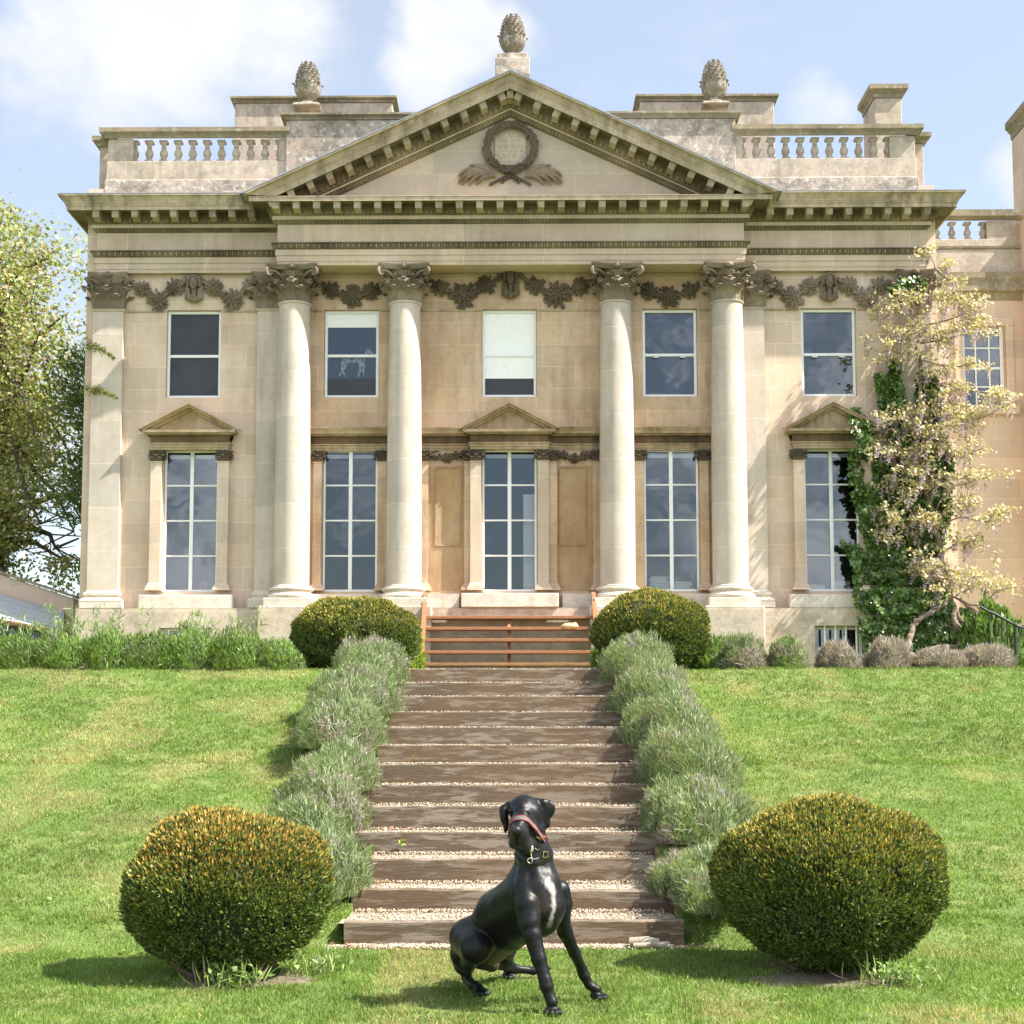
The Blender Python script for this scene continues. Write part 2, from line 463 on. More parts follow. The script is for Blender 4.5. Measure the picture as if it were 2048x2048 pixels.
M['tan'] = plain('tan sandstone', (0.48, 0.30, 0.13), 0.8, var=0.3, scale=20, col2=(0.68, 0.5, 0.28))
M['drain'] = plain('clay pipe', (0.27, 0.21, 0.155), 0.7, var=0.3, scale=10, col2=(0.42, 0.37, 0.30))
M['deadleaf'] = plain('dead leaf', (0.20, 0.085, 0.04), 0.8, var=0.4)
M['limeleaf'] = plain('fallen lime leaf', (0.36, 0.42, 0.12), 0.6, var=0.2)

def old_timber():
    m, nt, b = newmat('weathered sleeper'); t = NT(nt)
    p = t.pos((1, 1, 1)); s = t.pos((1.2, 1, 14))
    grain = t.noise(s, 6, 6, 0.7)
    col = t.mix(t.ramp(grain, 0.3, 0.7), (0.088, 0.066, 0.044), (0.155, 0.117, 0.08))
    f = t.ramp(t.noise(t.pos((0.9, 1, 6.5)), 2.2, 9, 0.75, 0.12), 0.50, 0.56)
    col = t.mix(t.math('MULTIPLY', f, 0.72), col, (0.30, 0.258, 0.205))
    f = t.ramp(t.noise(p, 0.9, 3), 0.4, 0.6); col = t.mix(t.math('MULTIPLY', f, 0.4), col, (0.17, 0.10, 0.052))
    t.l(col, b.inputs['Base Color']); b.inputs['Roughness'].default_value = 0.8; b.inputs['Specular IOR Level'].default_value = 0.25
    t.l(t.bump(grain, 0.5, 0.01), b.inputs['Normal'])
    return m
M['sleeper'] = old_timber()

def lawn_mat():
    m, nt, b = newmat('turf'); t = NT(nt); p = t.pos()
    col = t.mix(t.ramp(t.noise(p, 1.6, 5), 0.35, 0.65), (0.115, 0.185, 0.033), (0.185, 0.24, 0.058))
    col = t.mix(t.ramp(t.noise(t.pos((0.5, 1, 1)), 1.1, 6, 0.65), 0.52, 0.72), col, (0.30, 0.27, 0.115))
    col = t.mix(0.8, col, t.ramp(t.noise(p, 40, 3, 0.7), 0.3, 0.7, (0.55, 0.6, 0.55), (1.3, 1.3, 1.25)), 'MULTIPLY')
    t.l(col, b.inputs['Base Color']); b.inputs['Roughness'].default_value = 0.95
    t.l(t.bump(t.noise(p, 60, 3), 1.0, 0.03), b.inputs['Normal'])
    return m
M['lawn'] = lawn_mat()

def gravel_mat():
    m, nt, b = newmat('gravel bed'); t = NT(nt); p = t.pos()
    v = t.n('ShaderNodeTexVoronoi', feature='F1'); v.inputs['Scale'].default_value = 45; t.l(p, v.inputs['Vector'])
    col = t.mix(t.ramp(v.outputs['Color'], 0.1, 0.9), (0.30, 0.24, 0.175), (0.52, 0.45, 0.36))
    t.l(col, b.inputs['Base Color']); b.inputs['Roughness'].default_value = 0.9
    t.l(t.bump(v.outputs['Distance'], 1.0, 0.02), b.inputs['Normal'])
    return m
M['gravel'] = gravel_mat()

def glass_mat():
    m, nt, b = newmat('window glass'); t = NT(nt)
    nt.nodes.remove(b)
    tr = t.n('ShaderNodeBsdfTransparent'); tr.inputs['Color'].default_value = (0.95, 0.96, 0.96, 1)
    gl = t.n('ShaderNodeBsdfGlossy'); gl.inputs['Roughness'].default_value = 0.015; gl.inputs['Color'].default_value = (0.84, 0.92, 1, 1)
    fr = t.n('ShaderNodeFresnel'); fr.inputs['IOR'].default_value = 2.0
    bp = t.bump(t.noise(t.pos(), 1.6, 2), 0.055, 0.05); t.l(bp, gl.inputs['Normal'])
    mx = t.n('ShaderNodeMixShader'); t.l(fr.outputs[0], mx.inputs[0]); t.l(tr.outputs[0], mx.inputs[1]); t.l(gl.outputs[0], mx.inputs[2])
    t.l(mx.outputs[0], nt.nodes['Material Output'].inputs['Surface'])
    return m
M['glass'] = glass_mat()

def fur_mat():
    m, nt, b = newmat('black coat'); t = NT(nt)
    a = t.n('ShaderNodeAttribute', attribute_name='col')
    f = t.noise(t.pos((1, 1, 0.35)), 160, 3)
    t.l(t.mix(0.5, a.outputs['Color'], t.ramp(f, 0.3, 0.7, (0.7, 0.7, 0.7), (1.3, 1.3, 1.3)), 'MULTIPLY'), b.inputs['Base Color'])
    b.inputs['Roughness'].default_value = 0.43; b.inputs['Specular IOR Level'].default_value = 0.28
    b.inputs['Sheen Weight'].default_value = 0.04; b.inputs['Sheen Roughness'].default_value = 0.4
    b1 = t.n('ShaderNodeBump'); b1.inputs['Strength'].default_value = .45; b1.inputs['Distance'].default_value = .03; t.l(t.noise(t.pos((1, 1, .7)), 9, 3, .5), b1.inputs['Height'])
    b2 = t.n('ShaderNodeBump'); b2.inputs['Strength'].default_value = .2; b2.inputs['Distance'].default_value = .003; t.l(f, b2.inputs['Height']); t.l(b1.outputs[0], b2.inputs['Normal']); t.l(b2.outputs[0], b.inputs['Normal'])
    return m
M['fur'] = fur_mat()

# ------------------------------------------------------------------ world, sun, camera
scn = bpy.context.scene
def make_world():
    w = bpy.data.worlds.new('World'); scn.world = w; w.use_nodes = True
    t = NT(w.node_tree); bg = w.node_tree.nodes['Background']; bg.inputs['Strength'].default_value = 0.15
    el = math.asin(SUN_DIR[2]); rot = math.atan2(SUN_DIR[0], SUN_DIR[1])
    sky = t.n('ShaderNodeTexSky', sky_type='NISHITA', sun_disc=False, sun_elevation=el, sun_rotation=rot)
    sky.air_density = 1.0; sky.dust_density = 1.0; sky.ozone_density = 1.2
    tc = t.n('ShaderNodeTexCoord'); d = tc.outputs['Generated']
    # cloud cover: broken cumulus gathered into banks; only those in view have bearings read off the sky
    mp = t.n('ShaderNodeMapping'); mp.inputs['Scale'].default_value = (1, 1, 1.5); t.l(d, mp.inputs['Vector'])
    n1 = t.noise(mp.outputs[0], 5.5, 7, 0.58, 0.35)
    bank = None
    for px, py, rad, amt in [(330, 20, 0.055, 0.36), (120, 60, 0.05, 0.26), (300, 175, 0.048, 0.30), (520, 60, 0.05, 0.22), (905, 70, 0.030, 0.38),
                             (860, 140, 0.027, 0.32), (985, 60, 0.03, 0.25), (1672, 226, 0.017, 0.24), (2040, 340, 0.025, 0.3), (1630, 222, 0.02, 0.22), (150, 330, 0.03, 0.12),
                             (60, 900, 0.16, 0.2), (1720, 1100, 0.1, 0.15)]:
        c = ray(px, py)
        dp = t.n('ShaderNodeVectorMath', operation='DISTANCE'); t.l(d, dp.inputs[0]); dp.inputs[1].default_value = tuple(c)
        mr = t.n('ShaderNodeMapRange', interpolation_type='SMOOTHERSTEP'); t.l(dp.outputs['Value'], mr.inputs[0])
        mr.inputs[1].default_value = 0.0; mr.inputs[2].default_value = rad * 2; mr.inputs[3].default_value = amt; mr.inputs[4].default_value = 0.0
        bank = mr.outputs[0] if bank is None else t.math('MAXIMUM', bank, mr.outputs[0])
    sp = t.n('ShaderNodeSeparateXYZ'); t.l(d, sp.inputs[0])
    back = t.n('ShaderNodeMapRange'); t.l(sp.outputs['Y'], back.inputs[0])
    back.inputs[1].default_value = 0.3; back.inputs[2].default_value = -0.3; back.inputs[3].default_value = 0.0; back.inputs[4].default_value = 1.0
    n3 = t.noise(mp.outputs[0], 17, 6, 0.6, 0.6)
    tot = t.math('ADD', t.math('ADD', n1, bank), t.math('MULTIPLY', back.outputs[0], t.math('ADD', t.math('MULTIPLY', n3, 0.55), -0.12)))
    mask = t.n('ShaderNodeMapRange', interpolation_type='SMOOTHSTEP'); t.l(tot, mask.inputs[0])
    mask.inputs[1].default_value = 0.60; mask.inputs[2].default_value = 0.84; mask.inputs[3].default_value = 0.0; mask.inputs[4].default_value = 0.95
    n2 = t.noise(mp.outputs[0], 9, 5, 0.6)
    cc = t.mix(t.ramp(n2, 0.35, 0.65), (2.25, 2.3, 2.42), (2.62, 2.62, 2.66))
    veil = t.mix(t.ramp(t.noise(mp.outputs[0], 2.2, 4), 0.25, 0.8, (.48, .48, .48), (.72, .72, .72)), sky.outputs[0], (1.45, 1.48, 1.5))
    fill_gain = t.math('ADD', t.math('MULTIPLY', back.outputs[0], 1.9), 1.0); cb = t.n('ShaderNodeCombineXYZ'); [t.l(fill_gain, cb.inputs[i]) for i in range(3)]  # unseen clouds behind the camera get added brightness to fill the shaded facade
    cc = t.mix(1.0, cc, cb.outputs[0], 'MULTIPLY')
    t.l(t.mix(mask.outputs[0], veil, cc), bg.inputs['Color'])
make_world()
sd = bpy.data.lights.new('Sun', 'SUN'); sd.energy = 4.4; sd.angle = math.radians(0.5); sd.color = (1.0, 0.95, 0.86)
so = bpy.data.objects.new('Sun', sd); C.objects.link(so); so.location = tuple(SUN_DIR * 60)
so.rotation_euler = Vector(tuple(SUN_DIR)).to_track_quat('Z', 'Y').to_euler()

cd = bpy.data.cameras.new('Camera'); cam = bpy.data.objects.new('Camera', cd); C.objects.link(cam)
cam.matrix_world = Matrix(((_R[0], _U[0], -_F[0], CAM[0]), (_R[1], _U[1], -_F[1], CAM[1]), (_R[2], _U[2], -_F[2], CAM[2]), (0, 0, 0, 1)))
cd.sensor_width = 36; cd.lens = F_PX / 2048 * 36; cd.shift_x = (1024 - PPX) / 2048; cd.shift_y = (PPY - 1024) / 2048
cd.clip_end = 2000; scn.camera = cam
scn.view_settings.view_transform = 'Standard'; scn.view_settings.look = 'None'; scn.view_settings.gamma = 1.0
scn.view_settings.exposure = 1.47
# ================================================================== THE HOUSE
TERR = 2.36                                                          # terrace level
house = thing('country_house', 'honey stone country house with pedimented portico of four columns', 'house', (0, 0, TERR))
YP, YF = -0.13, -0.57                                                # pilaster face, portico face
XP, XE = 4.11, 7.42                                                  # half widths: portico, entablature of the wings
COLX = (-3.83, -1.867, 1.867, 3.83); COLY = -0.29
# levels
zw = lambda py, Y: zz(py, Y, 330)
Z = dict(arch=zw(546, YP), f2=zw(538, YP - .01), f1=zw(526, YP - .03), orn0=zw(514, YP - .05), orn1=zw(500, YP - .1), fr=zw(465, YP),
         sm=zw(456, YP - .07), fa=zw(450, YP - .09), eg0=zw(448, YP - .1), eg1=zw(439, YP - .16), mod0=zw(437, -.52), soff=zw(418.5, YP - .40), cor=zw(410, YP - .44), top=zw(387, YP - .55))
ZARCH, ZTOP, ZCOR = Z['arch'], Z['top'], Z['cor']
ZPL = zz(1216, -0.35)                                                # top of the plinth
ZB = zz(1184, 0.0)                                                   # sill of the tall windows
WX = (-5.675, -2.845, -0.02, 2.845, 5.675)
UZ0, UZ1 = zz(796, 0.1), zz(621, 0.1)
LZ0, LZ1 = zz(1184, 0.1), zz(902, 0.1)
ZCAP0 = zz(603, COLY - .28)                                          # astragal of the columns
ZCOLB = zz(1196, -0.62)                                              # underside of the column bases

# ---- walls with openings
def wall(mb, x0, x1, z0, z1, y, ops, depth):
    xs = sorted({x0, x1, *[o[0] for o in ops], *[o[1] for o in ops]}); zs = sorted({z0, z1, *[o[2] for o in ops], *[o[3] for o in ops]})
    for a, b in zip(xs, xs[1:]):
        for c, d in zip(zs, zs[1:]):
            if any(o[0] <= a and b <= o[1] and o[2] <= c and d <= o[3] for o in ops): continue
            mb.add([(a, y, c), (b, y, c), (b, y, d), (a, y, d)], [(0, 1, 2, 3)])
    for a, b, c, d in ops:
        e = y + depth
        mb.add([(a, y, c), (b, y, c), (b, y, d), (a, y, d), (a, e, c), (b, e, c), (b, e, d), (a, e, d)], [(0, 4, 5, 1), (1, 5, 6, 2), (2, 6, 7, 3), (3, 7, 4, 0)])

HW = 0.49
def ops_for(i): return [(WX[i] - HW, WX[i] + HW, LZ0, LZ1 + .02), (WX[i] - HW, WX[i] + HW, UZ0, UZ1)]
mb = MB()
wall(mb, -7.62, -4.15, TERR - .3, ZARCH + 1.6, 0, ops_for(0) + [(WX[0] - .42, WX[0] + .42, 2.95, 3.32)], .22)
mb.add([(-7.62, 0, TERR - .3), (-7.62, 0, ZARCH + 1.6), (-7.62, 9, ZARCH + 1.6), (-7.62, 9, TERR - .3)], [(0, 1, 2, 3)])
mb.build('wall', M['wall'], house, smooth=0); mb = MB()
wall(mb, 4.15, 7.62, TERR - .3, ZARCH + 1.6, 0, ops_for(4) + [(5.27, 6.15, 2.40, 3.33)], .22)
mb.add([(7.62, 0, TERR - .3), (7.62, 9, TERR - .3), (7.62, 9, ZARCH + 1.6), (7.62, 0, ZARCH + 1.6)], [(0, 1, 2, 3)])
mb.build('wall', M['wall'], house, smooth=0)
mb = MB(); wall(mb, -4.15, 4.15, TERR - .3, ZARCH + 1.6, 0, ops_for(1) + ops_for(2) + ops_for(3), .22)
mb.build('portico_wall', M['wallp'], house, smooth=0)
# rooms behind the glass
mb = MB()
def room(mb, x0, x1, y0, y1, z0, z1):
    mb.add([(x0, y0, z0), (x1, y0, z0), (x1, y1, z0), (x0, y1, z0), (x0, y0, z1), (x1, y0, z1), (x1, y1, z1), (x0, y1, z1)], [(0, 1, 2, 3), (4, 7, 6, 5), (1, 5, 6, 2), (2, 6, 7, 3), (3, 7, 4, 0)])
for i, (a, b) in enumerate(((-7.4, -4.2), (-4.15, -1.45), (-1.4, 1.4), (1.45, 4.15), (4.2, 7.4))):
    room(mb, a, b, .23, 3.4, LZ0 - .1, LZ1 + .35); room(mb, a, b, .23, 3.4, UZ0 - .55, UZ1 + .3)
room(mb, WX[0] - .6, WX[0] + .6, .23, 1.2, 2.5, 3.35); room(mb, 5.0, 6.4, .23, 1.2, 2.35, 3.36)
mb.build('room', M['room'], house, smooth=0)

# ---- entablature round the whole front
path = [(-XE, 7), (-XE, YP), (-XP, YP), (-XP, YF), (XP, YF), (XP, YP), (XE, YP), (XE, 7)]
mb = MB()
mb.sweep([(-.5, ZARCH), (0, ZARCH), (0, Z['f2']), (.012, Z['f2']), (.012, Z['f1']), (.03, Z['f1']), (.03, Z['orn0'])], path)
mb.build('architrave', M['ent'], house)
mb = MB()
mb.sweep([(.03, Z['orn0']), (.045, Z['orn0'] + .005), (.06, Z['orn0'] + .03), (.075, Z['orn1'] - .02), (.10, Z['orn1'] - .018), (.10, Z['orn1']), (0.0, Z['orn1'] + .012)], path)
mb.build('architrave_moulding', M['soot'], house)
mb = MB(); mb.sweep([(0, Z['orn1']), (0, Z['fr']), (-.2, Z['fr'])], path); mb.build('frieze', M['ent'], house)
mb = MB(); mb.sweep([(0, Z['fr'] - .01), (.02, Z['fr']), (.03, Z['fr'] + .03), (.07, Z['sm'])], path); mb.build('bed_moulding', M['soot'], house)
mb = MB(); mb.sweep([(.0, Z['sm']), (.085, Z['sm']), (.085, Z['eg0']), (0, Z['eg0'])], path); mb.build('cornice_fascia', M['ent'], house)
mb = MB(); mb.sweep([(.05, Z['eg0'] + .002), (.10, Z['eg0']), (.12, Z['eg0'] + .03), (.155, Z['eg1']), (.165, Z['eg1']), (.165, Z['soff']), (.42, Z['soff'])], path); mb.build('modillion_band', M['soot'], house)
mb = MB()
mb.sweep([(.415, Z['soff'] + .004), (.42, Z['soff'] - .02), (.44, Z['soff'] - .02), (.44, Z['cor'] - .015), (.455, Z['cor'] - .012), (.455, Z['cor']), (-.2, Z['cor'] + .02)], path)
mb.build('cornice', M['mould'], house)
mb = MB()
cy = [(.40, ZCOR - .002), (.455, ZCOR), (.46, ZCOR + .015), (.475, ZCOR + .03), (.475, ZCOR + .045), (.49, ZCOR + .075), (.52, ZCOR + .12), (.545, ZCOR + .15), (.55, ZTOP - .03), (.565, ZTOP - .03), (.565, ZTOP), (-.1, ZTOP + .05)]
mb.sweep(cy, [(-XE, 7), (-XE, YP), (-XP - .0, YP)]); mb.build('cyma', M['mould'], house); mb = MB(); mb.sweep(cy, [(XP, YP), (XE, YP), (XE, 7)])
mb.build('cyma', M['mould'], house)
mb = MB(); ld = [(-.1, ZTOP + .05), (.57, ZTOP), (.57, ZTOP + .012), (-.1, ZTOP + .075)]
mb.sweep(ld, [(-XE, 7), (-XE, YP), (-XP - .3, YP)]); mb.build('lead_flashing', M['lead'], house); mb = MB(); mb.sweep(ld, [(XP + .3, YP), (XE, YP), (XE, 7)])
mb.build('lead_flashing', M['lead'], house)
mb = MB(); ld = [(.2, ZCOR + .02), (.46, ZCOR + .001), (.46, ZCOR + .012), (.2, ZCOR + .03)]

# egg and dart enrichment
def eggs(mb, p0, p1, out, up, h, d, step):
    p0, p1, out, up = map(Vector, (p0, p1, out, up)); L = (p1 - p0).length; n = max(1, int(L / step)); t = (p1 - p0) / n; th = t.normalized()
    R = Matrix((th, out, up)).transposed()
    for i in range(n):
        c = p0 + t * (i + .5)
        mb.ell(c + up * h * .5, (step * .27, d, h * .5), 6, 4, R)
        q = p0 + t * (i + 1); w = th * step * .09
        mb.add([q - w, q + w, q + w * .4 + up * h + out * d * .8, q - w * .4 + up * h + out * d * .8, q + out * d * .9 + up * h * .1], [(0, 1, 4), (1, 2, 4), (2, 3, 4), (3, 0, 4)])
mb = MB()
FR = [((-XE, YP), (-XP, YP), (0, -1)), ((-XP, YP), (-XP, YF), (-1, 0)), ((-XP, YF), (XP, YF), (0, -1)), ((XP, YF), (XP, YP), (1, 0)), ((XP, YP), (XE, YP), (0, -1))]
for (a, b, o) in FR:
    def q(pt, off, z): return (pt[0] + o[0] * off, pt[1] + o[1] * off, z)
    e = .12
    eggs(mb, q(a, .11, Z['eg0'] + .01), q(b, .11, Z['eg0'] + .01), (o[0], o[1], .5), (0, 0, 1), Z['eg1'] - Z['eg0'] - .01, .05, .092)
    eggs(mb, q(a, .035, Z['fr'] + .005), q(b, .035, Z['fr'] + .005), (o[0], o[1], .6), (0, 0, 1), .05, .03, .06)
    mb.build('egg_and_dart', M['egg'], house); mb = MB()
for (a, b, o) in FR:
    eggs(mb, (a[0] + o[0] * .06, a[1] + o[1] * .06, Z['orn0'] + .012), (b[0] + o[0] * .06, b[1] + o[1] * .06, Z['orn0'] + .012), (o[0], o[1], .3), (0, 0, 1), .085, .035, .10)
    mb.build('leaf_and_rosette_band', M['egg'], house); mb = MB()

# ---- modillions: one mesh, each bracket its own part
mb = MB(); mh = (Z['soff'] - Z['mod0'] - .004) * .92; mw = .058
prof = [(0, 0), (0, -mh * 1.05), (-.05, -mh * 1.05), (-.12, -mh * .8), (-.18, -mh * .78), (-.225, -mh * .95), (-.235, -mh * .55), (-.235, -.03), (-.25, -.025), (-.25, 0)]
mb.loft([[(-mw, y, z) for y, z in prof], [(mw, y, z) for y, z in prof]], True, True)
mb.box(-mw - .012, mw + .012, -.25, 0, -.022, -.001)
mod = mb.build('modillion', M['egg2'], house, smooth=30, origin=(0, 0, 0)); modme = mod.data
bpy.data.objects.remove(mod)
def modillion(x, y, z, rz=0.0, ry=0.0): place('modillion', modme, house, (x, y, z), rot=(0, ry, rz))
zs = Z['soff'] + .002
for k in range(9):
    x = -XE + .07 + k * (XE - XP - .55) / 8.0
    modillion(x, YP - .165, zs); modillion(-x, YP - .165, zs)
for k in range(24): modillion(-XP + .02 + k * (2 * XP - .04) / 23, YF - .165, zs)

# ---- pediment
ZT0 = ZCOR + .03; YT = YF + .03
x0 = 0.0
apex = lambda py, o: zz(py, YF - o, 1021)
zin = apex(233, 0.0); zoutt = apex(141, .56)
tana = (zz(373, YF - .56, 700) * 0 + (zoutt - ZCOR) / (XP + .56)); ca = 1 / math.sqrt(1 + tana ** 2)
nn = lambda py, o: (apex(py, o) - zin) * ca
n1, n2, n3, n4, n5, n6 = nn(217, .085), nn(205, .12), nn(198, .165), nn(175, .43), nn(160, .44), nn(141, .56)
n3b = n4 - .012
rk = [(-.25, 0), (0, 0), (.02, .005), (.07, n1 * .8), (.085, n1 * .8), (.085, n1), (.10, n1), (.12, n1 + .02), (.155, n2 + .05), (.165, n2 + .05), (.165, n4), (.42, n4), (.42, n4 - .02), (.44, n4 - .02), (.44, n5 - .03), (.455, n5 - .02), (.455, n5),
      (.475, n5 + .02), (.49, n5 + .06), (.52, n5 + .11), (.55, n6 - .035), (.565, n6 - .03), (.565, n6), (-.5, n6 + .02)]
mb = MB()
for s in (-1, 1): mb.rake(rk[13:], x0, YF, zin, tana, ZCOR + .012, s)
mb.build('raking_cornice', M['mould'], house, smooth=25); mb = MB()
for s in (-1, 1): mb.rake(rk[:5], x0, YF, zin, tana, ZCOR + .012, s); mb.rake(rk[6:13], x0, YF, zin, tana, ZCOR + .012, s)
mb.build('raking_bed_moulding', M['soot'], house, smooth=25); mb = MB()
for s in (-1, 1): mb.rake(rk[3:7], x0, YF, zin, tana, ZCOR + .012, s)
mb.build('raking_fascia', M['ent'], house, smooth=25)
mb = MB(); lf = [(-.5, n6 + .02), (.575, n6 + .001), (.575, n6 + .02), (-.5, n6 + .04)]
for s in (-1, 1): mb.rake(lf, x0, YF, zin, tana, ZCOR + .012, s)
mb.build('ridge_flashing', M['lead'], house, smooth=25)
mb = MB(); hx = (zin - ZCOR) / tana + .3
mb.add([(-hx - .6, YT, ZCOR - .02), (hx + .6, YT, ZCOR - .02), (hx + .6, YT, ZCOR), (0, YT, zin + .25), (-hx - .6, YT, ZCOR)], [(0, 1, 2, 3, 4)])
mb.build('tympanum', M['tymp'], house, smooth=0)
for s in (-1, 1):
    for k in range(13):
        xk = s * (.17 + k * .335)
        zk = zin + n4 / ca - abs(xk) * tana + .002
        modillion(xk, YF - .165, zk, ry=math.atan(tana) * s)
modillion(0, YF - .165, zin + n4 / ca - .03)
mb = MB()
for s in (-1, 1):
    L = (zin - ZCOR) / tana
    def rp(t, n, o): return Vector((s * t * L, YF - o, zin + n / ca - t * L * tana))
    up = Vector((s * tana * ca, 0, ca))
    ext = 1.0 + .28 * (n2 / (zin - ZCOR))
    eggs(mb, rp(.0, n1 + .012, .11), rp(1.1, n1 + .012, .11), (0, -1, .5), up, n2 + .05 - n1 - .015, .05, .105)
    eggs(mb, rp(.0, .012, .035), rp(1.0, .012, .035), (0, -1, .6), up, .05, .03, .065)
    mb.build('raking_egg_and_dart', M['egg'], house); mb = MB()

# ---- plinth
def pblock(mb, a, b, y, z0, z1): mb.bbox(a, b, y, .05, z0, z1, .018)
mb = MB()
yp = -.33
bl = xx(150, -.33, 1240); 
wall(mb, bl, -4.3, TERR - .3, ZPL, yp, [(WX[0] - .44, WX[0] + .44, 2.95, 3.30)], .33)
wall(mb, 4.3, 7.72, TERR - .3, ZPL, yp, [(5.27, 6.15, 2.40, 3.33)], .33)
wall(mb, -4.3, 4.3, TERR - .3, ZPL, -.42, [], .1)
mb.add([(bl, yp, TERR - .3), (bl, yp, ZPL), (bl, 2, ZPL), (bl, 2, TERR - .3)], [(0, 1, 2, 3)])
mb.add([(bl, yp, ZPL), (7.72, yp, ZPL), (7.72, .05, ZPL), (bl, .05, ZPL)], [(0, 1, 2, 3)])
mb.add([(-4.25, -.42, ZPL + .003), (4.25, -.42, ZPL + .003), (4.25, .05, ZPL + .003), (-4.25, .05, ZPL + .003)], [(0, 1, 2, 3)])
mb.build('plinth', M['plinth'], house, smooth=0)
for cx in COLX:
    mb = MB(); mb.bbox(cx - .51, cx + .51, -.79, .0, TERR - .3, zz(1211, -.79), .02); mb.build('pedestal', M['plinth'], house, smooth=20)
mb = MB(); mb.bbox(-.86, .83, -.50, .0, ZPL + .004, zz(1186, -.5), .012); mb.build('door_sill', M['base'], house, smooth=20)
mb = MB()                                                            # apron behind the columns
for a, b in ((-4.3, -.905), (.905, 4.3)): mb.box(a, b, -.16, .02, ZPL + .004, zz(1187, -.2))
mb.build('apron', M['base'], house, smooth=0)
for s in (-1, 1):
    mb = MB(); mb.bbox(s * 5.68 - .83, s * 5.68 + .83, -.30, .02, ZPL + .002, zz(1189, -.3), .012); mb.build('window_sill', M['base'], house, smooth=20)

# ---- columns
def column(cx):
    mb = MB(); zb = ZCOLB + .21; H = ZCAP0 - zb; pr = []
    for i in range(15):
        t = i / 14; r = .310 - .040 * (max(0, t - .25) / .75) ** 1.6; pr.append((r, zb + .03 + t * (H - .03)))
    pr = [(.345, zb - .01), (.345, zb + .012), (.322, zb + .03)] + pr
    mb.lathe(pr, (cx, COLY, 0), 40)
    mb.lathe([(.268, ZCAP0 - .01), (.285, ZCAP0), (.298, ZCAP0 + .018), (.298, ZCAP0 + .03), (.28, ZCAP0 + .042), (.24, ZCAP0 + .045)], (cx, COLY, 0), 40)
    col = mb.build('column', M['pale'], house, smooth=40)
    mb = MB(); tr = []
    for i in range(9): a = -PI / 2 + PI * i / 8; tr.append((.385 + .045 * math.cos(a), ZCOLB + .045 + .045 * math.sin(a)))
    tr += [(.375, ZCOLB + .10), (.345, ZCOLB + .115), (.345, ZCOLB + .135), (.36, ZCOLB + .14)]
    for i in range(9): a = -PI / 2 + PI * i / 8; tr.append((.355 + .03 * math.cos(a), ZCOLB + .172 + .03 * math.sin(a)))
    tr += [(.335, ZCOLB + .204), (.29, ZCOLB + .205)]
    mb.lathe(tr, (cx, COLY, 0), 40); mb.bbox(cx - .43, cx + .43, COLY - .43, .0, zz(1211, -.79) - .002, ZCOLB + .002, .01)
    mb.build('column_base', M['base'], col, smooth=40)
    return col

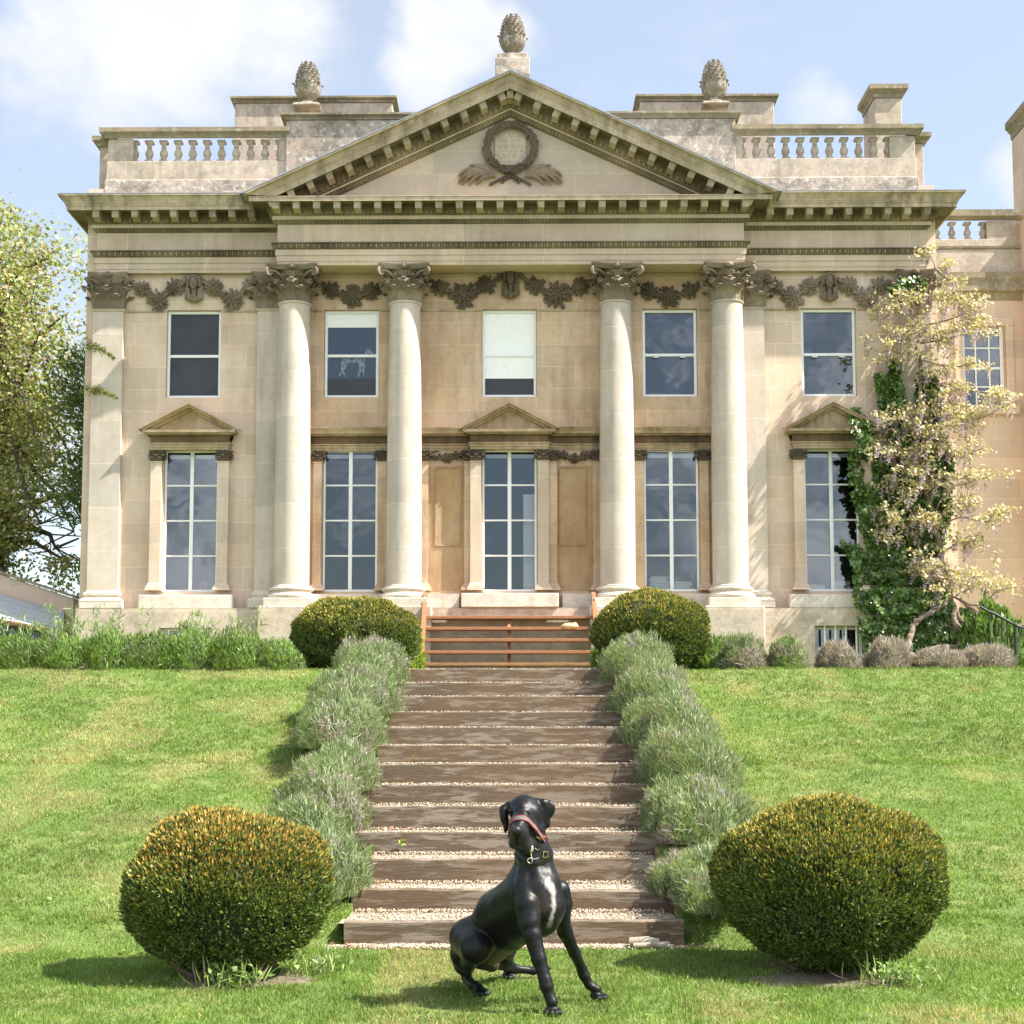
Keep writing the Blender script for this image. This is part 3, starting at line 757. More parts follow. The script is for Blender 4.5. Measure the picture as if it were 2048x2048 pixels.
def capital_mesh(name, r0, H, tipr, square=False, n=8, angs=None):
    """Corinthian capital, origin at the centre of its astragal"""
    mb = MB()
    def rad(a): return 1.0 / max(abs(math.cos(a)), abs(math.sin(a))) if square else 1.0
    def pt(a, r, z): k = rad(a) * r; return Vector((k * math.cos(a), k * math.sin(a), z))
    seg = 32
    for z0, z1 in ((0, 1),):
        rings = []
        for t, k in ((0, .97), (.3, .97), (.6, 1.02), (.78, 1.14), (.86, 1.28)):
            rings.append([pt(2 * PI * (j + .5) / seg, r0 * k, t * H) for j in range(seg)])
        mb.loft(rings, True, True)
    def leaf(a, w, h, z0, out, curl):
        P = [(.012, 0), (.02, .35), (.035, .65), (.06 + out * .4, .86), (.06 + out, .97), (.06 + out * 1.25, .92), (.06 + out * 1.2, .80)]
        Wd = [.75, 1.0, 1.05, .9, .8, .55, .25]
        rows = []
        for i, ((o, t), q) in enumerate(zip(P, Wd)):
            row = []
            for s in (-1, -.5, 0, .5, 1):
                ww = w * q * (1.0 if i % 2 == 0 else .82)
                aa = a + s * ww / (r0 * rad(a))
                rib = .02 * r0 / .26 * (1 - abs(s)) - (.012 if abs(s) == .5 else 0)
                row.append(pt(aa, r0 + (o + rib) * (r0 / .26), z0 + t * h - abs(s) * h * .05 * (1 if i > 2 else 0)))
            rows.append(row)
        mb.loft(rows, closed=False)
        tip = rows[4][2]
        mb.ell((tip.x, tip.y, tip.z - .01), (w * .55, w * .55, .022 * r0 / .26), 7, 4)
    an = angs if angs else [2 * PI * k / n for k in range(n)]
    for a in an:
        leaf(a + PI / n, 2 * PI * r0 / n * .46, H * .38, 0, .07, 0)
        leaf(a, 2 * PI * r0 / n * .46, H * .60, .0, .085, 0)
        leaf(a + PI / n, 2 * PI * r0 / n * .3, H * .30, H * .42, .06, 0)
    corners = [PI / 4 + k * PI / 2 for k in range(4)]
    faces = [k * PI / 2 for k in range(4)]
    s = r0 / .26
    for a in corners:
        d = Vector((math.cos(a), math.sin(a), 0)); R = tipr * .93
        for sd in (-.10, .10):
            b = a + sd * 3.2
            st = pt(b, r0 * 1.06, H * .42); mid = pt(a + sd * 1.6, r0 * 1.28 * (1 if not square else .86), H * .70); end = d * R + Vector((-d.y, d.x, 0)) * sd * .18 + Vector((0, 0, H * .80))
            mb.tube([st, (st + mid) / 2 + Vector((0, 0, .01)), mid, (mid + end) / 2 + Vector((0, 0, .03 * s)), end], [.018 * s, .02 * s, .024 * s, .026 * s, .024 * s], 6)
        sp = []
        for i in range(19):
            t = i / 18; an_ = PI / 2 - t * 3.4 * PI; rr = .075 * s * (1 - .78 * t)
            sp.append(d * (R - .015 * s + rr * math.cos(an_)) + Vector((0, 0, H * .77 + rr * math.sin(an_))))
        mb.tube(sp, [.03 * s * (1 - .5 * i / 18) for i in range(19)], 6)
        mb.ell(d * (R - .015 * s) + Vector((0, 0, H * .77)), (.035 * s,) * 3, 6, 4)
    for a in faces:
        d = Vector((math.cos(a), math.sin(a), 0)); tn = Vector((-d.y, d.x, 0)); k = r0 * 1.32 if not square else r0 * 1.18
        for sd in (-1, 1):
            sp = []
            for i in range(12):
                t = i / 11; an_ = t * 2.6 * PI; rr = .045 * s * (1 - .75 * t)
                sp.append(d * k + tn * sd * (.052 * s - rr * math.cos(an_)) + Vector((0, 0, H * .73 + rr * math.sin(an_))))
            mb.tube(sp, .016 * s, 5)
            mb.tube([pt(a + sd * .33, r0 * 1.05, H * .45), pt(a + sd * .22, r0 * 1.2 * (1 if not square else .95), H * .62), d * k + tn * sd * .06 * s + Vector((0, 0, H * .72))], .014 * s, 5)
        for j in range(5): mb.tube([d * (k + .02 * s) + tn * (j - 2) * .02 * s + Vector((0, 0, H * .64)), d * (k + .06 * s) + tn * (j - 2) * .024 * s + Vector((0, 0, H * .79))], .012 * s, 5)
        mb.ell(d * (k + .045 * s) + Vector((0, 0, H * .93)), (.075 * s, .075 * s, H * .085), 8, 6)
        mb.ell(d * (k + .095 * s) + Vector((0, 0, H * .92)), (.035 * s, .035 * s, .04 * s), 6, 4)
    ab = []
    for a in faces:
        for t in (-1, -.6, -.3, 0, .3, .6, 1):
            d = Vector((math.cos(a), math.sin(a), 0)); tn = Vector((-d.y, d.x, 0)); hw = tipr * .735
            ab.append(d * (hw - (.10 * s if not square else .06 * s) * (1 - t * t)) + tn * t * hw * .9)
    f = lambda k, z: [p * k + Vector((0, 0, z)) for p in ab]
    mb.loft([f(.9, H * .86), f(.93, H * .90), f(.97, H * .93), f(1, H * .955), f(1, H * 1.0)], True, True)
    o = mb.build(name, M['dark'] if 'small' in name else M['carve'], house, smooth=50); me = o.data; bpy.data.objects.remove(o); return me

HC = ZARCH - ZCAP0 - .045
capme = capital_mesh('capital', .262, HC, .62)
for cx in COLX:
    col = column(cx)
    place('capital', capme, col, (cx, COLY, ZCAP0 + .045))

# ---- pilasters of the wings
ZPB = zz(1214, -.35)
capsq = capital_mesh('capital', .255, ZARCH - zw(622, YP) - .03, .50, square=True, n=8)
def pilaster(xc, w):
    zc = zw(622, YP); mb = MB(); zb = ZPB + .28
    mb.box(xc - w / 2, xc + w / 2, YP, .0, zb, zc)
    mb.sweep([(0, zc - .001), (.02, zc), (.035, zc + .02), (.035, zc + .03), (0, zc + .03)], [(xc - w / 2, 0), (xc - w / 2, YP), (xc + w / 2, YP), (xc + w / 2, 0)])
    p = mb.build('pilaster', M['pale'], house, smooth=25)
    mb = MB(); q = [(0, zb + .03), (.012, zb + .01), (.03, zb), (.045, zb - .01), (.05, zb - .035), (.045, zb - .06), (.03, zb - .07), (.03, zb - .09), (.06, zb - .11), (.085, zb - .125), (.095, zb - .15), (.085, zb - .178), (.085, zb - .18), (.10, zb - .18), (.10, ZPB + .002), (0, ZPB + .002)]
    mb.sweep(q[::-1], [(xc - w / 2, 0), (xc - w / 2, YP), (xc + w / 2, YP), (xc + w / 2, 0)])
    mb.build('pilaster_base', M['base'], p, smooth=40)
    place('capital', capsq, p, (xc, YP + .255 - .0, zc + .03))
for s in (-1, 1):
    pilaster(s * 7.19, .54); pilaster(s * 4.26, .50)
    pass
# slim string moulding at the astragal level, broken by the upper windows
mb = MB(); zc = zw(622, 0)
for a, b in ((-6.9, WX[0] - HW - .03), (WX[0] + HW + .03, -4.55), (-3.55, WX[1] - HW - .03), (WX[1] + HW + .03, -2.05), (-1.6, WX[2] - HW - .03), (WX[2] + HW + .03, 1.6), (2.05, WX[3] - HW - .03), (WX[3] + HW + .03, 3.55), (4.55, WX[4] - HW - .03), (WX[4] + HW + .03, 6.9)):
    mb.sweep([(-.01, zc - .03), (.015, zc - .03), (.03, zc - .015), (.03, zc + .005), (-.01, zc + .01)], [(a, 0), (b, 0)])
    mb.build('string_moulding', M['mould'], house); mb = MB()

# ---- windows
def bars(mb, x0, x1, z0, z1, y0, y1, fw, vs, hs):
    mb.bbox(x0, x0 + fw, y0, y1, z0, z1, .006); mb.bbox(x1 - fw, x1, y0, y1, z0, z1, .006)
    mb.bbox(x0 + fw, x1 - fw, y0 + .002, y1, z1 - fw, z1, .006); mb.bbox(x0 + fw, x1 - fw, y0 + .002, y1, z0, z0 + fw, .006)
    for v, w in vs: mb.bbox(v - w / 2, v + w / 2, y0 + .008, y1 - .004, z0 + fw, z1 - fw, .004)
    for h, w in hs: mb.bbox(x0 + fw, x1 - fw, y0 + .012, y1 - .006, h - w / 2, h + w / 2, .004)

def pane(parent, x0, x1, z0, z1, y, name='pane'):
    mb = MB(); mb.add([(x0, y, z0), (x1, y, z0), (x1, y, z1), (x0, y, z1)], [(0, 1, 2, 3)])
    return mb.build(name, M['glass'], parent, smooth=0)

def flat(parent, name, mat, x0, x1, z0, z1, y, th=.012):
    mb = MB(); mb.box(x0, x1, y, y + th, z0, z1); return mb.build(name, mat, parent, smooth=0)

for i, xc in enumerate(WX):
    # tall double-leaf window below
    x0, x1 = xc - HW + .004, xc + HW - .004; h = LZ1 - LZ0
    mb = MB(); bars(mb, x0, x1, LZ0 + .002, LZ1 + .018, .06, .13, .040, [(xc, .066)], [(LZ0 + h * k / 4 + .012, .029) for k in (1, 2, 3)])
    wn = mb.build('tall_window', M['paint'], house, smooth=20)
    pane(wn, x0 + .02, x1 - .02, LZ0 + .03, LZ1 - .01, .10)
    flat(wn, 'roller_blind', M['blind'], x0 + .05, x1 - .05, LZ1 - .115, LZ1 - .045, .19)
    if i == 2: flat(wn, 'door_leaf', M['paint'], xc + .245, xc + .45, LZ0 + .02, LZ0 + h * .70, .26, .04)
    # sash window above
    z0, z1 = UZ0 + .003, UZ1 - .045; zm = (z0 + z1) / 2 - .005
    mb = MB(); bars(mb, x0, x1, z0, UZ1 - .004, .075, .16, .05, [], [(zm, .05)])
    if i in (3, 4):
        for q in (-.24, .24): mb.bbox(xc + q - .05, xc + q + .05, .065, .08, zm - .055, zm - .035, .004)
    wn = mb.build('sash_window', M['paint'], house, smooth=20)
    pane(wn, x0 + .03, x1 - .03, z0 + .02, UZ1 - .03, .125)
    a, b = x0 + .045, x1 - .045
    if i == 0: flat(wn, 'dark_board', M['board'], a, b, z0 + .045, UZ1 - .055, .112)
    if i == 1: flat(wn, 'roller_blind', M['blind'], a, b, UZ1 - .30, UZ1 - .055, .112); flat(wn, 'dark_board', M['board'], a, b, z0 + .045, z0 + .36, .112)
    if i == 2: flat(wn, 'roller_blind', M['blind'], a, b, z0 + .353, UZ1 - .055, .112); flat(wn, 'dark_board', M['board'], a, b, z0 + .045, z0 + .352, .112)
# basement lights
mb = MB(); bars(mb, WX[0] - .43, WX[0] + .43, 2.952, 3.298, -.12, -.07, .04, [(WX[0], .04)], []); wn = mb.build('basement_window', M['paint'], house, smooth=20); pane(wn, WX[0] - .4, WX[0] + .4, 2.96, 3.29, -.09)
mb = MB(); bars(mb, 5.275, 6.145, 2.402, 3.328, -.02, .05, .05, [(5.71, .05)], [(2.75, .05)]); wn = mb.build('basement_window', M['paint'], house, smooth=20); pane(wn, 5.29, 6.13, 2.42, 3.3, .02)
mb = MB()
for k in range(4): mb.tube([(5.46 + k * .185, -.2, 2.40), (5.46 + k * .185, -.2, 3.33)], .021, 8)
mb.build('window_bars', M['paint'], wn, smooth=50)

# ---- small orders round the tall windows
scap = capital_mesh('small_capital', .095, zz(898, -.18) - zz(923, -.18) - .02, .165, square=True, n=8)
zsc = zz(923, -.18)
def spil(mb, xc, w, y): 
    mb.box(xc - w / 2, xc + w / 2, y, .0, ZB + .14, zsc - .0)
    mb.sweep([(0, zsc - .002), (.015, zsc), (.018, zsc + .018), (0, zsc + .02)], [(xc - w / 2, 0), (xc - w / 2, y), (xc + w / 2, y), (xc + w / 2, 0)])
    b = ZB + .14
    mb.sweep([(0, ZB + .02), (.055, ZB + .02), (.055, ZB + .065), (.04, ZB + .07), (.04, ZB + .095), (.025, ZB + .105), (.02, ZB + .13), (0, b + .012)], [(xc - w / 2, 0), (xc - w / 2, y), (xc + w / 2, y), (xc + w / 2, 0)])
ZH = dict(a0=zz(898, -.18), a1=zz(884, -.2), f=zz(871, -.18), c0=zz(862, -.35), c1=zz(856, -.37))
HP = [(-.1, ZH['a0']), (0, ZH['a0']), (0, ZH['a0'] + .045), (.012, ZH['a0'] + .045), (.012, ZH['a1'] - .03), (.035, ZH['a1'] - .02), (.035, ZH['a1']), (0, ZH['a1'] + .004)]
FP = [(0, ZH['a1']), (.008, ZH['a1'] + .05), (0, ZH['f']), (.02, ZH['f'] + .01), (.05, ZH['f'] + .045), (.06, ZH['c0'] - .03)]
CP = [(.06, ZH['c0'] - .03), (.06, ZH['c0']), (.125, ZH['c0']), (.13, ZH['c1']), (0.0, ZH['c1'] + .006)]
CYP = [(.125, ZH['c1'] - .001), (.135, ZH['c1']), (.15, ZH['c1'] + .03), (.17, ZH['c1'] + .05), (.17, ZH['c1'] + .062), (0, ZH['c1'] + .075)]
def aedicule(xc):
    mb = MB(); w = .19
    for s in (-1, 1): spil(mb, xc + s * (HW + .105), w, -.16)
    a = mb.build('aedicule', M['wall'] if abs(xc) > 1 else M['ent'], house, smooth=25)
    for s in (-1, 1): place('small_capital', scap, a, (xc + s * (HW + .105), -.16 + .095, zsc + .018))
    hw = HW + .20
    pth = [(xc - hw, 0), (xc - hw, -.18), (xc + hw, -.18), (xc + hw, 0)]
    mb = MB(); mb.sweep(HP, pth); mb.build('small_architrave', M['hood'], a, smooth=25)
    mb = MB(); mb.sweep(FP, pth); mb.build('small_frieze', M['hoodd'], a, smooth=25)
    mb = MB(); mb.sweep(CP, pth)
    zc = ZH['c1'] + .004; W_ = hw + .14; zt = zz(803, -.4); ta = (zt - .03 - zc) / W_; c_ = 1 / math.sqrt(1 + ta * ta)
    th = .11; zi = zt - th / c_
    rk2 = [(-.12, 0), (0, 0), (.03, .01), (.06, .045), (.06, .055), (.125, .055), (.13, .08), (.145, .085), (.165, th - .01), (.165, th), (-.12, th + .01)]
    for s in (-1, 1): mb.rake(rk2, xc, -.18, zi, ta, zc, s)
    b = hw
    mb.add([(xc - hw, -.17, zc - .01), (xc + hw, -.17, zc - .01), (xc, -.17, zi + .02)], [(0, 1, 2)])
    mb.build('small_pediment', M['hood'], a, smooth=25)
for i in (0, 2, 4): aedicule(WX[i])
# continuous band between the columns
for s in (-1, 1):
    mb = MB(); e = s * (HW + .215); 
    segs = [(-3.55, -2.12), (-1.63, -.60)] if s < 0 else [(.60, 1.63), (2.12, 3.55)]
    for a, b in segs:
        for pr in (HP, CP, CYP): mb.sweep([(o - .09, z) for o, z in pr], [(a, -.0), (b, -.0)] if False else [(a, -.10), (b, -.10)])
    bd = mb.build('band_course', M['hood'], house, smooth=25)
    mb = MB()
    for a, b in segs: mb.sweep([(o - .09, z) for o, z in FP], [(a, -.10), (b, -.10)])
    mb.build('band_frieze', M['hoodd'], bd, smooth=25)
    mb = MB(); caps = []
    for xp_, wd in ((s * 2.845 - HW - .085, .15), (s * 2.845 + HW + .085, .15), (s * .745, .15), (s * 1.54, .17)):
        spil(mb, xp_, wd, -.08); caps.append(xp_)
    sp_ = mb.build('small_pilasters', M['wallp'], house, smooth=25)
    for c_ in caps: place('small_capital', scap, sp_, (c_, -.08 + .095, zsc + .018))
    # sunk panel with beaded frame
    px0, px1 = (xx(872, 0, 1000), xx(920, 0, 1000)) if s < 0 else (xx(1120, 0, 1000), xx(1171, 0, 1000)); pz0, pz1 = zz(1090, 0), zz(937, 0)
    mb = MB(); k = .022
    mb.box(px0 - k, px1 + k, -.012, .0, pz1, pz1 + k); mb.box(px0 - k, px1 + k, -.012, .0, pz0 - k, pz0); mb.box(px0 - k, px0, -.012, .0, pz0, pz1); mb.box(px1, px1 + k, -.012, .0, pz0, pz1)
    mb.box(s * .8 if s > 0 else -1.44, 1.44 if s > 0 else -.8, -.006, .01, ZB + .02, zsc - .05)
    pn = mb.build('wall_panel', M['panel'], house, smooth=0)
    mb = MB(); n = int((pz1 - pz0) / .05)
    for q in range(n):
        for xq in (px0 - k / 2, px1 + k / 2): mb.ell((xq, -.018, pz0 + (q + .5) * .05), (.012, .014, .02), 6, 4)
    n = int((px1 - px0) / .05)
    for q in range(n):
        for zq in (pz0 - k / 2, pz1 + k / 2): mb.ell((px0 + (q + .5) * .05, -.018, zq), (.02, .014, .012), 6, 4)
    mb.build('beading', M['hood'], pn)
# ---- carved garlands and masks
def flower(mb, c, r, y, seed):
    q = random.Random(seed); n = q.choice((9, 10, 11)); x, z = c
    r *= 1.15
    for ring, (k, L, dy) in enumerate(((n + 2, r, .0), (n, r * .78, .03), (n - 3, r * .5, .06))):
        for i in range(k):
            a = 2 * PI * (i + ring * .5) / k + q.uniform(-.12, .12); L2 = L * q.uniform(.85, 1.1)
            R = Matrix.Rotation(-a, 3, 'Y') @ Matrix.Rotation(q.uniform(.1, .5), 3, 'Z')
            mb.ell((x + math.cos(a) * L2 * .52, y - .03 - dy * r / .15, z + math.sin(a) * L2 * .52), (L2 * .5, .02, L2 * .17), 6, 5, R)
    for i in range(5): mb.ell((x + q.uniform(-.25, .25) * r, y - .07 - .02 * i / 5, z + q.uniform(-.25, .25) * r), (r * .16,) * 3, 6, 4)
    for i in range(16):
        a = q.uniform(0, PI * 2); mb.ell((x + math.cos(a) * r * .95, y - .02, z + math.sin(a) * r * .95), (r * .22, .02, r * .1), 5, 4, Matrix.Rotation(-a, 3, 'Y'))
def garland(pts, y, seed, mat='carve'):
    """pts: (px, py, radius px) along the swag; rope joins them"""
    mb = MB(); w = [(W(px, py, y), r / 115.0) for px, py, r in pts]
    for (a, ra), (b, rb) in zip(w, w[1:]):
        m = (a + b) / 2; m[2] -= .03; mb.tube([(a[0], y - .03, a[2]), (m[0], y - .03, m[2]), (b[0], y - .03, b[2])], .032, 6)
        q = random.Random(seed * 31 + int(a[0] * 50)); L = np.linalg.norm(b - a); an = math.atan2(b[2] - a[2], b[0] - a[0])
        for i in range(int(L / .028)):
            t = q.random(); p = a * (1 - t) + b * t; p[2] -= .1 * t * (1 - t); tt = an + q.uniform(-.9, .9); mb.ell((p[0] + q.uniform(-.03, .03), y - .045 - q.uniform(0, .02), p[2] + q.uniform(-.045, .045)), (.055, .014, .02), 5, 4, Matrix.Rotation(-tt, 3, 'Y'))
    for k, (p, r) in enumerate(w):
        if r > .02: flower(mb, (p[0], p[2]), r, y, seed * 10 + k)
    return mb.build('garland', M[mat], house, smooth=60)
A = lambda l: [(100 + .3106 * x, 200 + .3106 * y, r * .3106) for x, y, r in l]
B_ = lambda l: [(1400 + .3354 * x, 200 + .3354 * y, r * .3354) for x, y, r in l]
garland(A([(520, 1170, 1), (598, 1220, 45), (697, 1290, 62), (808, 1205, 52), (885, 1150, 1)]), -.03, 1)
garland(A([(975, 1150, 1), (1055, 1210, 52), (1175, 1290, 62), (1285, 1205, 48), (1340, 1170, 1)]), -.03, 2)
garland(B_([(380, 1070, 1), (445, 1110, 44), (548, 1185, 62), (648, 1110, 50), (725, 1060, 1)]), -.03, 3)
garland(B_([(815, 1060, 1), (885, 1110, 50), (985, 1180, 58), (1070, 1105, 48), (1130, 1080, 1)]), -.03, 4)
b1 = [(500 + .2588 * x, 480 + .2588 * y, r * .2588) for x, y, r in [(560, 330, 1), (630, 390, 58), (792, 440, 78), (940, 398, 62), (1010, 340, 1)]]
b2 = [(740 + .1656 * x, 500 + .1656 * y, r * .1656) for x, y, r in [(720, 370, 1), (850, 450, 98), (1130, 550, 145), (1400, 430, 105), (1600, 290, 1)]]
for k, b in enumerate((b1, b2)):
    garland(b, -.03, 5 + k, 'dark'); garland([(2042 - x, y, r) for x, y, r in b], -.03, 7 + k, 'dark')
for s in (-1, 1):
    g = [(840 + .1863 * x, 800 + .1863 * y, r * .1863) for x, y, r in [(120, 585, 1), (175, 600, 45), (290, 625, 50), (390, 595, 42), (470, 570, 1)]]
    garland(g if s < 0 else [(2042 - x, y, r) for x, y, r in g], -.01, 9 + s, 'dark')

def mask_mesh():
    S = SDF(); k = .012                                              # head looks along -Y, about 0.55 m tall overall
    S.ell((0, -.03, .375), (.078, .10, .112), k); S.ell((0, -.07, .295), (.05, .062, .06), .03)
    S.cone((0, -.125, .375), (0, -.158, .325), .012, .021, .008); S.ell((0, -.118, .402), (.06, .018, .012), .01)
    for s in (-1, 1):
        S.ell((s * .043, -.10, .325), (.024, .025, .03), .02)
        for z, r_, x in ((.478, .036, .05), (.45, .036, .085), (.405, .034, .102), (.36, .032, .108), (.315, .03, .10)): S.ell((s * x, -.05, z), (r_, .055, r_ * .95), .004)
        S.cone((s * .118, -.03, .40), (s * .135, -.02, .09), .026, .032, .006); S.cone((s * .085, -.045, .25), (s * .095, -.05, .06), .022, .028, .006)
    S.ell((0, -.05, .492), (.05, .06, .03), .006); S.ell((0, -.128, .288), (.024, .016, .008), .004); S.ell((0, -.122, .272), (.02, .016, .009), .004); S.ell((0, -.112, .250), (.025, .02, .018), .012)
    S.cone((0, -.02, .27), (0, -.01, .14), .045, .055, .02); S.ell((0, -.02, .07), (.10, .045, .06), .02)
    for a, b in (((-.10, .13), (.035, .0)), ((.10, .13), (-.02, .02)), ((-.07, .15), (.05, .04))): S.cone((a[0], -.055, a[1]), (b[0], -.07, b[1]), .017, .017, .005)
    for s in (-1, 1): S.ell((s * .032, -.142, .378), (.019, .022, .010), .006, sub=True); S.ell((s * .032, -.118, .376), (.012, .012, .007), .004)
    S.ell((0, -.145, .280), (.02, .012, .003), .003, sub=True)
    V, F = S.mesh((-.2, -.2, -.06), (.2, .05, .56), .0072)
    V[:, 1] = np.minimum(V[:, 1], .02)
    o = npmesh('keystone_mask', V, F, M['carve'], house, smooth=180); me = o.data; bpy.data.objects.remove(o); return me
mk = mask_mesh()
for px, py0, dk in ((100 + .3106 * 927, 200 + .3106 * 1310, 0), (1021, 500 + .1656 * 598, 1), (1400 + .3354 * 770, 200 + .3354 * 1205, 0)):
    p = W(px, py0, -.06); o = place('keystone_mask', mk if not dk else mk.copy(), house, (p[0], -.03, p[2]))
    hgt = {0: (zz(546, -.1) - p[2]) / .53, 1: (zz(535, -.05) - p[2]) / .53}[dk]; o.scale = (1.0, 1.25, min(1.2, hgt))
    if dk: o.data.materials[0] = M['dark']
mb = MB(); kx0, kx1 = .16, .26
for s in (-1, 1): mb.add([(s * kx0, -.012, UZ1 + .02), (s * (kx0 + .01), -.012, UZ1 + .02), (s * (kx1 + .01), -.012, ZARCH - .1), (s * kx1, -.012, ZARCH - .1)], [(0, 1, 2, 3)])

# ---- wreath, shield and fronds in the pediment
e = lambda x, y: W(960 + x * .10352, 200 + y * .10352, YT - .03)
mb = MB(); q = random.Random(3); cxz = e(585, 930); rx, rz = abs(e(1020, 930)[0] - cxz[0]) * 1.06, abs(e(585, 520)[2] - cxz[2]) * 1.06
for i in range(300):
    a = PI / 2 + (i / 150.0) * 2 * PI * .5 * (1 if i % 2 else -1); off = q.uniform(-.062, .062); yy = YT - .045 - .05 * math.sqrt(max(0, 1 - (off / .075) ** 2)) - q.uniform(0, .02)
    x = cxz[0] + math.cos(a) * (rx + off); z = cxz[2] + math.sin(a) * (rz + off)
    d = 1 if math.cos(a) < 0 else -1
    R = Matrix.Rotation(-(a + d * (PI / 2 + q.uniform(-.45, .45))), 3, 'Y') @ Matrix.Rotation(q.uniform(-.5, .5), 3, 'Z')
    mb.ell((x, yy, z), (.068, .02, .024), 6, 4, R)
pts = [(cxz[0] + math.cos(2 * PI * i / 40) * rx, YT - .05, cxz[2] + math.sin(2 * PI * i / 40) * rz) for i in range(41)]
mb.tube(pts, .05, 8, False)
for s in (-1, 1):
    mb.tube([e(585 + s * 60, 1450), e(585 - s * 200, 1530), e(585 - s * 400, 1640)], [.024, .026, .028], 8)
    for j in range(3): mb.ell(e(585 + s * (50 + 60 * j), 1480 + 40 * j), (.03, .04, .06), 6, 5, Matrix.Rotation(s * .4, 3, 'Y'))
wr = mb.build('wreath', M['dark'], house, smooth=60)
mb = MB()
for s in (-1, 1):
    for k, (ex, ey, mx_, my_) in enumerate(((650, 1640, 520, 1440), (800, 1650, 640, 1380), (850, 1560, 640, 1320), (930, 1640, 800, 1350), (1000, 1620, 850, 1300), (1000, 1480, 800, 1270), (780, 1260, 640, 1290), (660, 1250, 520, 1330))):
        a_, b_, c_ = e(585 + s * 290, 1480), e(585 + s * mx_, my_), e(585 + s * ex, ey); pp = []
        for i in range(11):
            t = i / 10; p = a_ * (1 - t) ** 2 + b_ * 1.0 * 2 * t * (1 - t) + c_ * t * t; pp.append((p[0], YT - .03 - .06 * math.sin(PI * t) - .01 * (k % 3), p[2]))
        mb.tube(pp, [.016 + .030 * math.sin(PI * min(1, .1 + .9 * i / 10)) for i in range(11)], 6)
mb.build('palm_fronds', M['carve'], house, smooth=60)
mb = MB(); sh = [(290, 720), (890, 720), (885, 1200), (850, 1290), (780, 1285), (690, 1290), (620, 1330), (590, 1390), (560, 1330), (490, 1290), (400, 1285), (330, 1290), (290, 1200)]
f_ = [e(x, y) for x, y in sh]; mb.loft([[(p[0], YT, p[2]) for p in f_], [(p[0], YT - .035, p[2]) for p in f_], [(cxz[0] + (p[0] - cxz[0]) * .96, YT - .04, cxz[2] + (p[2] - cxz[2]) * .97) for p in f_]], True, True)
yv = YT - .042
def ln(x0_, y0_, x1_, y1_, w=.008):
    a_, b_ = e(x0_, y0_), e(x1_, y1_)
    mb.box(min(a_[0], b_[0]) - w / 2, max(a_[0], b_[0]) + w / 2, yv - .006, yv + .002, min(a_[2], b_[2]) - w / 2, max(a_[2], b_[2]) + w / 2)
ln(588, 730, 588, 1330); ln(295, 1000, 885, 1000); ln(600, 903, 880, 903, .012); ln(295, 1180, 580, 1180, .012)
def crescent(x, y, r=22):
    pts = [e(x + r * math.cos(t), y + r * math.sin(t)) for t in np.linspace(-.2, PI + .2, 7)]
    mb.tube([(p[0], yv - .004, p[2]) for p in pts], [.003, .006, .009, .010, .009, .006, .003], 5)
def star(x, y, r=26):
    for a in range(5):
        t = 2 * PI * a / 5 + .3; p = e(x + r * math.cos(t), y + r * math.sin(t)); mb.ell((p[0], yv - .004, p[2]), (.008, .008, .008), 5, 4)
for x, y in ((645, 770), (735, 770), (735, 860), (680, 955), (795, 955), (640, 850), (350, 1050), (450, 1040), (545, 1050), (400, 1110), (375, 1240), (530, 1240)): crescent(x, y)
for x, y in ((365, 770), (440, 765), (520, 770), (400, 805), (490, 805), (360, 970), (445, 970), (535, 970), (400, 940), (490, 940), (665, 1080), (810, 1080), (735, 1210), (665, 1060), (820, 1120), (490, 1100)): star(x, y)
for k in range(3):
    mb.tube([tuple(np.array(e(340 + 75 * k, 905)) * [1, 0, 1] + [0, yv - .004, 0]), tuple(np.array(e(375 + 75 * k, 865)) * [1, 0, 1] + [0, yv - .004, 0]), tuple(np.array(e(410 + 75 * k, 905)) * [1, 0, 1] + [0, yv - .004, 0])], .006, 5)
mb.build('shield', M['tymp'], house, smooth=30)

